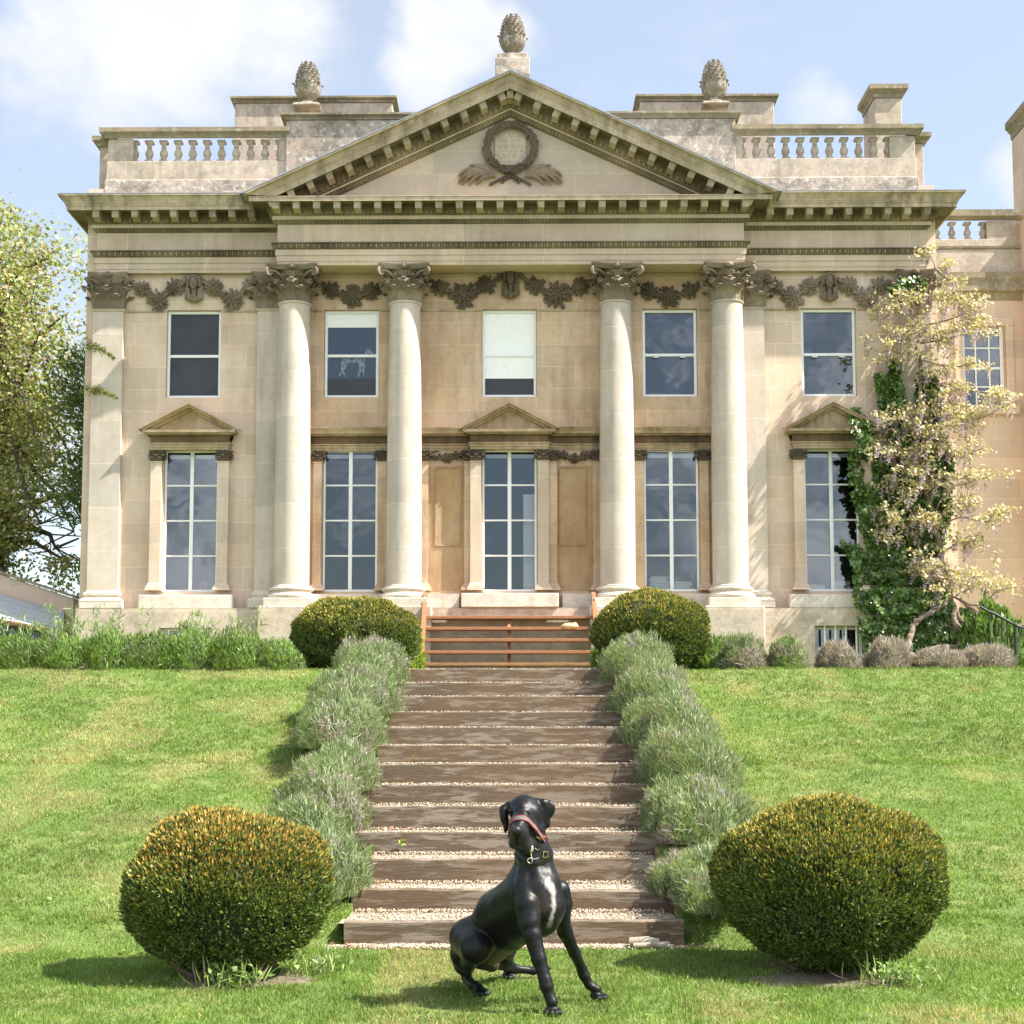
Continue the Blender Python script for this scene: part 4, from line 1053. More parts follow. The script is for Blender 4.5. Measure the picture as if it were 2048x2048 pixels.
# ---- parapets and balustrades
YB = .05
ZR1, ZR0 = zz(254, YB - .12, 330), zz(275, YB - .05, 330)            # rail top / underside
ZK0, ZK1 = zz(322, YB, 330), zz(359, YB - .04, 330)                  # foot of the balusters, top of the base course
mb = MB(); hb = ZR0 - ZK0
mb.bbox(-.075, .075, -.075, .075, 0, .055, .006); mb.bbox(-.075, .075, -.075, .075, hb - .05, hb, .006)
mb.lathe([(.05, .055), (.06, .065), (.06, .08), (.042, .09), (.055, .12), (.074, .16), (.076, .19), (.062, .235), (.04, .27), (.034, .285), (.048, .292), (.048, .305), (.036, .31), (.04, hb - .075), (.06, hb - .058), (.06, hb - .05)], (0, 0, 0), 16)
o = mb.build('baluster', M['parp'], house, smooth=50); balme = o.data; bpy.data.objects.remove(o)
def parapet(s):
    e0, e1 = 4.0, 7.33
    mb = MB()
    def b(x0_, x1_, y0_, y1_, z0_, z1_, k=.01): mb.bbox(s * x0_, s * x1_, y0_, y1_, z0_, z1_, k)
    b(e0, e1 + .02, YB - .06, YB + .36, ZTOP - .15, ZK1, .02); b(e1 + .02, e1 + .26, YB + .3, YB + 5, ZTOP - .15, ZK1 - .05, .02)
    p = mb.build('parapet_base', M['lichen'], house, smooth=20)
    mb = MB(); b(e0, e1, YB, YB + .3, ZK1 - .002, ZK0, .008); b(6.85, e1 - .02, YB + .01, YB + .29, ZK0, ZR0); b(4.0, 4.20, YB + .01, YB + .29, ZK0, ZR0)
    b(e1 - .02, e1 + .22, YB + .35, YB + .75, ZK1 - .05, ZR0 - .02)
    mb.build('parapet_pier', M['parp'], p, smooth=20)
    mb = MB(); prof = [(0, ZR0), (.03, ZR0), (.045, ZR0 + .05), (.09, ZR0 + .08), (.12, ZR0 + .09), (.12, ZR1), (0, ZR1 + .03), (-.2, ZR1 + .03)]
    if s < 0: mb.sweep(prof, [(-e1, YB + .3), (-e1, YB), (-e0, YB)])
    else: mb.sweep(prof, [(e0, YB), (e1, YB), (e1, YB + .3)])
    prof = [(o_, z - .02) for o_, z in prof]
    if s < 0: mb.sweep(prof, [(-e1 - .22, YB + 5), (-e1 - .22, YB + .35), (-e1, YB + .35)])
    else: mb.sweep(prof, [(e1, YB + .35), (e1 + .22, YB + .35), (e1 + .22, YB + 5)])
    mb.build('handrail', M['cap'], p, smooth=25)
    for k in range(11): place('baluster', balme, house, (s * (4.205 + k * (6.85 - 4.205) / 10.0), YB + .15, ZK0))
for s in (-1, 1): parapet(s)

# ---- attic behind the pediment, raised blocks and chimneys
YA = .0
za = zz(236, YA - .1, 600); za2 = zz(222, YA - .14, 600)
def capped(name, x0_, x1_, y0_, y1_, z0_, z1_, capz, out, mat, parent=house):
    mb = MB(); mb.bbox(x0_, x1_, y0_, y1_, z0_, z1_ + .002, .012); o = mb.build(name, mat, parent, smooth=20)
    mb = MB(); mb.sweep([(0, z1_), (.02, z1_), (.03, z1_ + (capz - z1_) * .3), (out * .8, z1_ + (capz - z1_) * .55), (out, z1_ + (capz - z1_) * .6), (out, capz - .01), (out * .7, capz), (-.1, capz + .02)],
             [(x0_, y1_), (x0_, y0_), (x1_, y0_), (x1_, y1_), (x0_, y1_)])
    mb.add([(x0_ - out * .6, y0_ - out * .6, capz + .004), (x1_ + out * .6, y0_ - out * .6, capz + .004), (x1_ + out * .6, y1_ + .02, capz + .004), (x0_ - out * .6, y1_ + .02, capz + .004)], [(0, 1, 2, 3)])
    mb.build('coping', M['cap'], o, smooth=25); return o
xa = -xx(572, YA, 260)
capped('attic', -xa, xa, YA, YA + 1.2, ZTOP - .1, za, za2, .10, M['lichen'])
yb2 = 3.2
zb0, zb1 = zz(206, yb2, 600), zz(194, yb2, 600)
capped('attic_block', xx(470, yb2, 220), xx(785, yb2, 220), yb2, yb2 + 2.5, ZTOP + .2, zb0, zb1, .09, M['parp'])
capped('attic_block', xx(1280, yb2, 220), xx(1548, yb2, 220), yb2, yb2 + 2.5, ZTOP + .2, zz(203, yb2, 1400), zz(190, yb2, 1400), .09, M['parp'])
capped('chimney_stack', xx(1749, 4.0, 200), xx(1803, 4.0, 200), 4.0, 5.05, ZTOP + .2, zz(196, 4.0, 1760), zz(171, 4.0, 1760), .12, M['parp'])

# ---- pineapple finials
def finial_mesh():
    mb = MB(); H = .80
    mb.lathe([(.0, 0), (.21, 0), (.21, .02), (.18, .045), (.12, .055), (.105, .09), (.115, .11), (.12, .12), (.19, .16), (.245, .24), (.25, .32), (.235, .38), (.235, .45), (.20, .56), (.15, .67), (.09, .75), (.0, .80)], (0, 0, 0), 28)
    rows = 9
    for r in range(rows):
        t = r / (rows - 1); z = .38 + t * .385; rad = .238 * math.sqrt(max(0.02, 1 - (max(0, z - .40) / .42) ** 1.9)); n = max(5, int(round(14 * rad / .238)))
        for i in range(n):
            a = 2 * PI * (i + .5 * (r % 2)) / n; d = Vector((math.cos(a), math.sin(a), .35)).normalized(); tn = Vector((-math.sin(a), math.cos(a), 0)); up = d.cross(tn)
            c = Vector((math.cos(a) * rad, math.sin(a) * rad, z)); w = 2 * PI * rad / n * .52; h = .032
            mb.add([c + tn * w, c - up * h * .9, c - tn * w, c + up * h * .9, c + d * .036], [(0, 3, 4), (3, 2, 4), (2, 1, 4), (1, 0, 4)])
    for i in range(8):                                               # acanthus cup
        a = 2 * PI * (i + .3) / 8; rws = []
        for o_, z, w in ((.12, .115, .05), (.20, .17, .085), (.255, .25, .10), (.268, .33, .09), (.285, .385, .06), (.315, .395, .035), (.32, .37, .012)):
            row = []
            for sgn in (-1, -.5, 0, .5, 1):
                aa = a + sgn * w / max(o_, .1); rr = o_ + .012 * (1 - abs(sgn)); row.append((rr * math.cos(aa), rr * math.sin(aa), z))
            rws.append(row)
        mb.loft(rws, closed=False)
    o = mb.build('finial', M['pine'], None, smooth=30); me = o.data; bpy.data.objects.remove(o); return me
fm = finial_mesh()
def finial(px, pyb, pyt, Y, label, ped):
    b = W(px, pyb, Y); t_ = W(px, pyt, Y); s = (t_[2] - b[2]) / .80; z0 = b[2]
    o = thing('pineapple_finial', label, 'finial', (b[0], Y, z0 - ped[2]), 'stone pineapple finials along the roofline')
    f = place('pineapple', fm, o, (b[0], Y, z0)); f.scale = (s * .85, s * .85, s)
    mb = MB(); w = ped[0]
    mb.bbox(b[0] - w, b[0] + w, Y - w, Y + w, z0 - ped[1], z0, .012); mb.bbox(b[0] - w - .035, b[0] + w + .035, Y - w - .035, Y + w + .035, z0 - ped[2], z0 - ped[1], .012)
    mb.build('pedestal', M['lichen'], o, smooth=20)
finial(1025, 118, 30, -.42, 'carved stone pineapple finial on the block at the pediment peak', (.27, .10, .42))
finial(615, 213, 125, .4, 'carved stone pineapple finial on the attic left of the pediment', (.21, .02, .06))
finial(1429, 210, 121, .4, 'carved stone pineapple finial on the attic right of the pediment', (.21, .02, .06))

# ================================================================== SIDE WING (set back on the right)
YW = 4.8
wing = thing('side_wing', 'plain set back stone wing with balustrade and small paned sash window', 'building', (9.5, YW, TERR))
wx = lambda px, py=700: xx(px, YW, py); wz = lambda py: zz(py, YW, 1950)
mb = MB(); w0, w1, a0, a1 = wx(1925), wx(2011), wz(815), wz(653)
wall(mb, 7.55, 17.0, TERR - .5, wz(548), YW, [(w0, w1, a0, a1)], .28)
mb.build('wing_wall', M['wing'], wing, smooth=0)
mb = MB(); room(mb, w0 - .3, w1 + .3, YW + .29, YW + 2.5, a0 - .3, a1 + .3); mb.build('wing_room', M['room'], wing, smooth=0)
mb = MB(); k = .17
for (p, q_, r_, s_) in ((w0 - k, w1 + k, a1, a1 + k), (w0 - k, w0, a0, a1), (w1, w1 + k, a0, a1)): mb.bbox(p, q_, YW - .04, YW + .03, r_, s_, .012)
mb.bbox(w0 - k - .06, w1 + k + .06, YW - .13, YW + .03, a0 - .16, a0, .012)
mb.build('window_architrave', M['wing'], wing, smooth=20)
mb = MB(); bars(mb, w0 + .005, w1 - .005, a0 + .005, a1 - .005, YW + .12, YW + .19, .075, [(w0 + (w1 - w0) * t, .03) for t in (.34, .66)], [(a0 + (a1 - a0) * t, .03) for t in (.27, .75)] + [((a0 + a1) / 2, .05)])
wn = mb.build('sash_window', M['paint'], wing, smooth=20); pane(wn, w0 + .03, w1 - .03, a0 + .03, a1 - .03, YW + .16)
mb = MB(); z0_, z1_ = wz(588), wz(549)
mb.sweep([(0, z0_ - .14), (.03, z0_ - .13), (.04, z0_ - .05), (.07, z0_), (.16, z0_ + .03), (.16, z1_ - .2), (.2, z1_ - .12), (.2, z1_), (-.1, z1_ + .03)], [(7.62, YW), (17, YW)])
mb.build('wing_cornice', M['cap'], wing, smooth=25)
mb = MB(); r0_, r1_ = wz(440), wz(420); k0_ = wz(477); k1_ = wz(497)
mb.bbox(7.4, 17, YW + .02, YW + .4, z1_ - .1, k1_ + .0, .015); mb.bbox(7.4, 17, YW + .05, YW + .33, k1_ - .002, k0_, .008); mb.bbox(wx(1975, 450), 17, YW + .06, YW + .32, k0_, r0_, .01)
pw = mb.build('wing_parapet', M['parp'], wing, smooth=20)
mb = MB(); mb.sweep([(0, r0_), (.04, r0_ + .02), (.1, r0_ + .08), (.1, r1_), (-.35, r1_ + .02)], [(7.4, YW + .05), (17, YW + .05)]); mb.sweep([(-.1, k1_), (.02, k1_), (.03, k1_ + .05), (-.1, k1_ + .08)], [(7.4, YW + .02), (17, YW + .02)]); mb.build('wing_coping', M['cap'], pw, smooth=25)
for k in range(7):
    f = place('wing_baluster', balme, wing, (wx(1970, 450) - k * .325, YW + .19, k0_)); f.scale = (1, 1, (r0_ - k0_) / hb)
mb = MB(); xr = wx(2041, 480); mb.bbox(xr, xr + 3, YW - .45, YW + .5, TERR, k0_ + .35, .01); mb.build('wing_projection', M['wing'], wing, smooth=20)
cz0, cz1 = zz(240, YW + .8, 2030), zz(205, YW + .8, 2030); xc0 = xx(2060, YW + .8, 300)
capped('wing_chimney', xc0, xc0 + 1.6, YW + .8, YW + 2, r1_ - .2, cz0, cz1, .14, M['wing'], wing)

# ================================================================== OUTBUILDING AND GLASSHOUSE (left)
YO = 1.6
ob = thing('outbuilding_wall', 'sloping pale stone wall with mossy coping beside the house', 'wall', (-8.8, YO, TERR))
p0, p1 = W(-260, 1062, YO), W(147, 1197, YO)
mb = MB(); rg = []
for yy in (YO, YO + .35): rg.append([(p0[0], yy, TERR - .5), (p1[0], yy, TERR - .5), (p1[0], yy, p1[2]), (p0[0], yy, p0[2])])
mb.loft(rg, True, True); mb.build('masonry', M['wing'], ob, smooth=0)
mb = MB(); t_ = .05
mb.loft([[(p0[0], yy, p0[2] + .002), (p1[0] + .05, yy, p1[2] + .002), (p1[0] + .05, yy, p1[2] + t_), (p0[0], yy, p0[2] + t_)] for yy in (YO - .06, YO + .41)], True, True); mb.build('coping', M['cap'], ob, smooth=0)
gh = thing('lean_to_roof', 'grey slatted lean to roof against the sloping stone wall', 'roof', (-9.2, .8, TERR))
g0, g1 = W(-260, 1115, YO - .03), W(128, 1222, YO - .03); h0, h1 = W(-260, 1195, .1), W(126, 1262, .1)
M['slat'] = plain('grey boards', (0.36, 0.38, 0.40), .6, var=.3, scale=5, stretch=(1, 14, 1), col2=(.52, .53, .54)); M['rust'] = plain('rusty gutter', (.16, .08, .04), .7, .3, var=.4)
mb = MB(); n = 9
for k in range(n):
    a_, b_ = k / n, (k + 1) / n - .012
    L = lambda t, u, v: tuple(np.array(u) * (1 - t) + np.array(v) * t)
    q = [L(a_, g0, h0), L(a_, g1, h1), L(b_, g1, h1), L(b_, g0, h0)]
    lift = .012 * (k % 2)
    mb.loft([[(x, y, z - .02 + lift) for x, y, z in q], [(x, y, z + lift) for x, y, z in q]], True, True)
mb.build('roof_boards', M['slat'], gh, smooth=0)
mb = MB(); mb.tube([tuple(h0 + np.array([0, -.05, -.03])), tuple(h1 + np.array([0, -.05, -.03]))], .05, 8); mb.build('gutter', M['rust'], gh)
mb = MB(); rg = [[(h0[0], yy, TERR - .4), (h1[0], yy, TERR - .4), (h1[0], yy, h1[2] - .06), (h0[0], yy, h0[2] - .06)] for yy in (.14, .2)]; mb.loft(rg, True, True); mb.build('front_boarding', M['board'], gh, smooth=0)
# ================================================================== GROUND
YS0, DST = -16.5, 0.81                                               # first riser, tread depth
ZST = [.18, .318, .486, .644, .83, .995, 1.183, 1.364, 1.554, 1.737, 1.937, 2.129, 2.333]
def gz(x, y):
    """lawn level"""
    x = np.asarray(x, float); y = np.asarray(y, float)
    t = np.clip((y + 17.0) / 10.35, 0, 1.2)
    yk = np.array([-40, YS0 - .2, YS0 + .02] + [YS0 + DST * (k + .5) for k in range(13)] + [60.0])
    zk = np.array([-.10, 0.0, .004] + [z - .03 for z in ZST] + [TERR])
    z = np.interp(y, yk, zk)
    z = z + .018 * (vnoise(np.stack([x * .9 + 9, y * .9 + 40, 0 * x + 3], -1)) - .5) * np.clip((y + 30) / 3, 0, 1)
    side = np.clip((np.abs(x) - 1.5) / 2.5, 0, 1)
    z = z + side * .05 * np.exp(-((y + 6.4) / 1.2) ** 2)
    return z
def g3(px, py, n=40):
    """where the sight line through a pixel meets the lawn"""
    d = ray(px, py); lo, hi = 6.0, 26.0
    ts = np.linspace(lo, hi, 600); P = CAM + ts[:, None] * d; h = P[:, 2] - gz(P[:, 0], P[:, 1])
    i = np.argmax(h < 0); 
    return P[i] if h[i] < 0 else P[-1]
xs = np.concatenate([np.linspace(-60, -12, 17)[:-1], np.linspace(-12, -1.45, 72)[:-1], [-1.45, -1.40], np.array([-1.3, -1.19, -1.17]), np.linspace(-.9, .9, 8), np.array([1.22, 1.245, 1.3]), [1.40, 1.45], np.linspace(1.45, 12, 72)[1:], np.linspace(12, 60, 17)[1:]])
ys = np.concatenate([np.linspace(-60, -22, 12)[:-1], np.linspace(-22, -5.5, 166)[:-1], np.linspace(-5.5, 60, 60)])
X, Y = np.meshgrid(xs, ys, indexing='xy'); Zg = gz(X, Y)
inner = (np.abs(X - .025 * (Y < YS0 + 3 * DST)) < np.where(Y < YS0 + 3 * DST, 1.203, 1.42)) & (Y > YS0 + .02) & (Y < -6.2); Zg = np.where(inner, Zg - .33, Zg)
V = np.stack([X, Y, Zg], -1).reshape(-1, 3); nx = len(xs); a = (np.arange(len(ys) - 1)[:, None] * nx + np.arange(nx - 1)[None]).ravel()
lawn = npmesh('lawn', V, np.stack([a, a + 1, a + nx + 1, a + nx], 1), M['lawn'], smooth=180); kind(lawn, 'structure')

# grass blades, denser where the turf is near
SUNK = []
def grass(n, y0, y1, hmin, hmax, w, seed, xlim, pal_):
    r = np.random.default_rng(seed); y = r.uniform(y0, y1, n); x = r.uniform(-1, 1, n) * (xlim[0] + (y - y0) / (y1 - y0) * (xlim[1] - xlim[0]))
    keep = ~((np.abs(x - .03 * (y < YS0 + 3 * DST)) < np.where(y < YS0 + 3 * DST, 1.21, 1.43)) & (y > YS0 - .13 + .16 * (vnoise(np.stack([x * 5, y * 0 + 3, x * 0], -1)) - .5)) & (y < -5)); 
    patch = vnoise(np.stack([x * 1.7 + 50, y * 1.2 + 90, 0 * x], -1)); fine = vnoise(np.stack([x * 9 + 50, y * 9 + 190, 0 * x + 7], -1))
    keep &= r.random(n) < np.clip(.35 + 1.1 * fine, 0, 1)
    for sx, sy, sr in SUNK: keep &= (((x - sx) / sr[0]) ** 2 + ((y - sy) / sr[1]) ** 2 > r.uniform(.0, 1.15, n))
    x, y, patch, fine = x[keep], y[keep], patch[keep], fine[keep]; n = len(x)
    P = np.stack([x, y, gz(x, y) - .004], -1); D = r.normal(size=(n, 3)) * [.55, .55, .1] + [0, 0, 1]
    c = pal(pal_[0], n, r, .18); dry = pal(pal_[1], n, r, .15); k = np.clip((patch - .50) * 4.5, 0, 1) * (x < 0) + np.clip((patch - .66) * 4, 0, 1) * (x >= 0)
    c = np.where((r.random(n) < k * .75 + .05)[:, None], dry, c)
    tone = vnoise(np.stack([x * .8 + 11, y * .6 + 31, 0 * x + 2], -1)) * .5 + vnoise(np.stack([x * 4 + 11, y * 3 + 31, 0 * x + 9], -1)) * .5; c = c * (.62 + .76 * tone)[:, None]
    L = r.uniform(hmin, hmax, n) * (.7 + .7 * fine)
    return blades(P, D, L, w, c, c * 1.1, .35, seed)
GP = ([(.125, .22, .034), (.16, .26, .047), (.20, .285, .062), (.115, .19, .033)], [(.36, .32, .14), (.31, .30, .11), (.40, .34, .18)])

# worn earth round the lower bushes and the foot of the steps
def patch_mesh(name, cx, cy, rx, ry, mat, lift, seed):
    r = random.Random(seed); n = 36; rings = []; V = [(cx, cy, float(gz(cx, cy)) + lift)]; F = []
    for k, s in enumerate((.35, .7, .92, 1.0)):
        for j in range(n):
            a_ = 2 * PI * j / n; q = s * (1 + .16 * math.sin(3 * a_ + seed) + .09 * math.sin(7 * a_ + seed * 2)); x, y = cx + rx * q * math.cos(a_), cy + ry * q * math.sin(a_)
            V.append((x, y, float(gz(x, y)) + (lift + r.uniform(0, .012) if s < 1 else -.01)))
    for j in range(n): F.append((0, 1 + j, 1 + (j + 1) % n))
    for k in range(3):
        for j in range(n): F.append((1 + k * n + j, 1 + (k + 1) * n + j, 1 + (k + 1) * n + (j + 1) % n, 1 + k * n + (j + 1) % n))
    me = bpy.data.meshes.new(name); me.from_pydata(V, [], F); me.materials.append(mat); finish(me, 180); return kind(place(name, me, None), 'structure')

# ================================================================== GARDEN STEPS
st = thing('garden_steps', 'flight of weathered brown timber sleeper steps filled with gravel', 'steps', (0, YS0, 0))
for k in range(13):
    zt = ZST[k]; zb = (ZST[k - 1] - .12) if k else -.12; y = YS0 + k * DST
    x0_, x1_ = (-1.17, 1.23) if k == 0 else ((-1.20, 1.26) if k < 3 else (-1.42, 1.42))
    mb = MB(); n = 14; rg = []; r = random.Random(k)
    tilt = r.uniform(-.008, .008)
    for i in range(n + 1):
        t = i / n; x = x0_ + (x1_ - x0_) * t; dz = tilt * (t - .5) * 2 + r.uniform(-.004, .004); dy = r.uniform(-.005, .005); b = .008
        rg.append([(x, y + dy, zb), (x, y + dy, zt - b + dz), (x, y + dy + b, zt + dz), (x, y + .10, zt + dz), (x, y + .10, zb)])
    mb.loft(rg, True, True); mb.build('riser_board', M['sleeper'], st, smooth=30)
# gravel beds and loose stones
V, F = [], []; mb = MB()
for k in range(13):
    y0_ = YS0 + k * DST + .1; y1_ = YS0 + (k + 1) * DST + .02 if k < 12 else -.5
    z = ZST[k] - .030; w_ = 1.22 if k < 3 else 1.41; mb.add([(-w_, y0_, z), (w_, y0_, z), (w_, y1_, z), (-w_, y1_, z)], [(0, 1, 2, 3)])
mb.add([(-1.3, YS0 - .13, .002), (1.5, YS0 - .13, .002), (1.5, YS0 + .01, .016), (-1.3, YS0 + .01, .016)], [(0, 1, 2, 3)])
kind(mb.build('gravel_bed', M['gravel'], smooth=0), 'structure')
base = np.array([(0, 0, 1), (.9, 0, .2), (.2, .85, .1), (-.8, .4, .15), (-.6, -.7, .1), (.4, -.85, .2), (0, 0, -.7)]); bf = np.array([(0, 1, 2), (0, 2, 3), (0, 3, 4), (0, 4, 5), (0, 5, 1), (6, 2, 1), (6, 3, 2), (6, 4, 3), (6, 5, 4), (6, 1, 5)])
def pebbles(n, seed):
    r = np.random.default_rng(seed); k = np.minimum((r.random(n) ** 1.5 * 14).astype(int), 13) - 1
    y = np.where(k < 0, YS0 - np.abs(r.normal(size=n)) * .075, YS0 + k * DST + r.uniform(.09, DST - .0, n)); x = r.uniform(-1, 1, n) * np.where(k < 3, 1.16, 1.36)
    front = (r.random(n) < .25) & (k >= 0); y = np.where(front, YS0 + k * DST + r.uniform(.07, .2, n), y); back = (r.random(n) < .3) & (k >= 0); y = np.where(back, YS0 + (k + 1) * DST - r.uniform(.0, .12, n), y)
    z = np.where(k < 0, .012, np.array(ZST)[np.maximum(k, 0)] - .024) + r.uniform(-.004, .008, n); z = np.where(back, z + .012, z)
    lip = (r.random(n) < .22) & (k >= 3); y = np.where(lip, YS0 + k * DST + r.uniform(.015, .12, n), y); z = np.where(lip, np.array(ZST)[np.maximum(k, 0)] + .004, z)
    s = r.uniform(.005, .0135, n); q = r.normal(size=(n, 3, 3)); Q, _ = np.linalg.qr(q)
    P = np.einsum('nij,mj->nmi', Q * s[:, None, None] * r.uniform(.6, 1.2, (n, 1, 3)), base) + np.stack([x, y, z], -1)[:, None]
    c = pal([(.48, .40, .31), (.38, .30, .22), (.58, .51, .42), (.33, .25, .18), (.50, .40, .28)], n, r, .12)
    return P.reshape(-1, 3), (np.arange(n)[:, None, None] * 7 + bf[None]).reshape(-1, 3), np.repeat(c, 7, 0)
M['stonecol'] = foliage('loose stones', .85, 0.0, .2)
V, F, c = pebbles(24000, 3); kind(npmesh('gravel', V, F, M['stonecol'], col=c), 'stuff')

# ---- small finds on the steps
def leaf_thing(px, py, k, size, mat, label, seed):
    y = YS0 + k * DST - .012; p = W(px, py, y); r = random.Random(seed); mb = MB(); n = 10; pts = []
    for j in range(n * 2):
        a_ = PI * j / n; q = size * (1.0 if j % 2 == 0 else .62) * (1 + .2 * math.cos(a_)); pts.append((p[0] + q * math.cos(a_), y - .012 - .02 * abs(math.sin(a_ * 1.5)), p[2] + q * math.sin(a_) * .9))
    mb.add(pts + [(p[0], y - .004, p[2])], [(j, (j + 1) % (2 * n), 2 * n) for j in range(2 * n)]); mb.mi = 1
    mb.tube([(p[0], y - .004, p[2]), (p[0] + size * .9, y - .02, p[2] + size * .2), (p[0] + size * 1.5, y - .01, p[2] - size * .9)], .004, 5)
    tag(mb.build('fallen_leaf', [mat, M['deadleaf']], origin=(p[0], y, p[2]), smooth=0), label, 'leaf')
leaf_thing(804, 1684, 3, .042, M['limeleaf'], 'large pale green leaf lying against the step left of the dog', 1)
leaf_thing(830, 1514, 7, .028, M['limeleaf'], 'small pale green leaf further up the timber steps', 2)
r = np.random.default_rng(8); n = 150; k = np.minimum((r.random(n) ** 1.3 * 9).astype(int), 12); edge = r.random(n) < .8
x = np.where(edge, np.where(r.random(n) < .5, -1, 1) * r.uniform(.85, 1.36, n), r.uniform(-1.3, 1.3, n)); y = np.where(k == 0, YS0 - r.uniform(0, .16, n), YS0 + k * DST - r.uniform(.02, .3, n)); z = np.where(k == 0, .02, np.array(ZST)[np.maximum(k - 1, 0)])
P = np.stack([x, y, z], -1); N_ = r.normal(size=(n, 3)) * [.5, .5, .3] + [0, -.3, 1]
v, f, c = leaves(P, N_, r.uniform(.02, .05, n), r.uniform(.015, .03, n), pal([(.22, .09, .045), (.16, .075, .04), (.3, .16, .07)], n, r))
kind(npmesh('leaf_litter', v, f, M['petal'], col=c), 'stuff')
mb = MB(); p = W(1300, 1888, YS0 - .12); p[2] = .012
mb.tube([p + [-.14, .02, .035], p + [-.02, 0, .04], p + [.06, -.01, .03]], [.035, .04, .035], 10); mb.tube([p + [-.12, -.05, .02], p + [.0, -.05, .025]], [.02, .022], 8); mb.bbox(p[0] + .04, p[0] + .14, p[1] - .05, p[1] + .02, p[2], p[2] + .045, .012)
tag(mb.build('broken_pipe', M['drain'], origin=tuple(p), smooth=50), 'broken pieces of pale clay pipe on the grass below the steps', 'pipe')

# ================================================================== OPEN WOODEN STAIR UP TO THE DOOR
ws = thing('wooden_stair', 'reddish brown open tread wooden stair leading up to the door', 'stair', (0, -2.6, TERR))
za_, ya_ = TERR - .02, -2.10; zb_, yb_ = zz(1184, -.5), -.62
def strg(x0_, x1_):
    mb = MB(); t = .062
    mb.loft([[(x, ya_, za_), (x, ya_ + .24, za_), (x, yb_ + .2, zb_ - .10), (x, yb_ + .2, zb_), (x, yb_ + .1, zb_), (x, ya_, za_ + .14)] for x in (x0_, x1_)], True, True)
    mb.build('stringer', M['cedar'], ws, smooth=0)
xl0, xr0 = xx(842, -2.0, 1330), xx(1196, -2.0, 1330)
strg(xl0 - .045, xl0 + .025); strg(xr0 - .025, xr0 + .045)
for py, yy in ((1325.5, -1.86), (1301, -1.60), (1277, -1.34), (1253.7, -1.08), (1231.5, -.82)):
    zt = zz(py, yy); mb = MB(); mb.bbox(xl0 + .025, xr0 - .025, yy, yy + .32 if yy < -.9 else -.44, zt - .05, zt, .006); mb.build('tread', M['cedar'], ws, smooth=20)
mb = MB(); xm = xx(1018, -2.3, 1290); mb.loft([[(x, ya_ + .32, za_), (x, ya_ + .40, za_), (x, -.55, zz(1231.5, -.82) - .055), (x, -.70, zz(1231.5, -.82) - .055)] for x in (xm - .028, xm + .028)], True, True)
mb.build('middle_stringer', M['cedar'], ws, smooth=0)
p = W(1140, 1254, -1.03); mb = MB(); mb.ell((p[0], p[1], zz(1253.7, -1.08) + .012), (.155, .10, .058), 14, 9)
mb.ell((p[0] + .07, p[1] - .02, p[2] + .045), (.05, .05, .03), 8, 6)
V = np.array(mb.v); V += (vnoise(V * 25)[:, None] - .5) * .02; mb.v = V.tolist()
tag(mb.build('rounded_stone', M['tan'], origin=(p[0], p[1], zz(1253.7, -1.08)), smooth=60), 'rounded tan stone lying on a tread of the wooden stair', 'stone')

# ================================================================== THINGS SEEN THROUGH THE GLASS
def figurine():
    y = .30; s = .2588; Q = lambda x, z: W(500 + s * x, 480 + s * z, y)
    S = SDF(); k = .02
    S.cone(Q(730, 935), Q(870, 930), .055, .055, k); S.ell(Q(730, 935), (.06, .05, .065), k); S.cone(Q(870, 935), Q(905, 880), .05, .04, k); S.cone(Q(895, 900), Q(915, 855), .035, .028, k)
    S.cone(Q(905, 852), Q(950, 880), .03, .018, .015)
    for a_, b_, c_ in (((715, 950), (712, 1010), (690, 1050)), ((745, 955), (720, 1010), (735, 1052)), ((855, 950), (850, 1010), (838, 1052)), ((880, 950), (876, 1010), (880, 1052))):
        S.cone(Q(*a_), Q(*b_), .035, .022, k); S.cone(Q(*b_), Q(*c_), .022, .017, .01)
    lo = Q(660, 1065) - [0, .1, 0]; hi = Q(980, 830) + [0, .1, 0]; V, F = S.mesh(lo, hi, .009)
    m, nt, b = newmat('spotted glaze'); t = NT(nt); v = t.n('ShaderNodeTexVoronoi', feature='DISTANCE_TO_EDGE'); v.inputs['Scale'].default_value = 13; t.l(t.pos(), v.inputs['Vector'])
    t.l(t.mix(t.ramp(v.outputs['Distance'], .08, .12), (.85, .84, .8), (.34, .31, .26)), b.inputs['Base Color'])
    b_ = Q(790, 1056); ob_ = npmesh('animal_figurine', V, F, m, origin=tuple(b_), smooth=180); return tag(ob_, 'white spotted four legged animal figurine standing inside an upstairs window', 'figurine')
fg = figurine()
def books(xc, n, w, h, seed, label, red=False):
    r = random.Random(seed); z = LZ0 + .05; o = thing('book_stack', label, 'books', (xc, .32, z))
    for i in range(n):
        d = r.uniform(-.02, .02); t = h / n; mb = MB(); mb.bbox(xc - w / 2 + d, xc + w / 2 + d + r.uniform(-.02, .02), .24, .40, z + i * t, z + (i + .86) * t, .004)
        mb.build('book', M['redcloth'] if red and i == n - 1 else M['paper'], o, smooth=20)
books(WX[3] - .2, 6, .34, .24, 1, 'tall stack of pale books behind the left pane of a tall window')
books(WX[3] + .22, 4, .30, .15, 2, 'low stack of pale books behind the right pane of a tall window')
books(WX[4] + .2, 5, .30, .18, 3, 'stack of pale books topped by a red one behind tall window', True)
books(WX[4] - .22, 3, .26, .09, 4, 'low row of pale papers behind the tall window beside ivy')
mb = MB(); xc = WX[0] + .17; z = LZ0 + .03
mb.loft([[(xc + a_, yy, z + b_) for a_, b_ in ((-.07, 0), (-.06, .12), (.0, .2), (.07, .19), (.10, .1), (.06, .08), (.03, .14), (-.02, .12), (-.03, 0))] for yy in (.30, .42)], True, True)
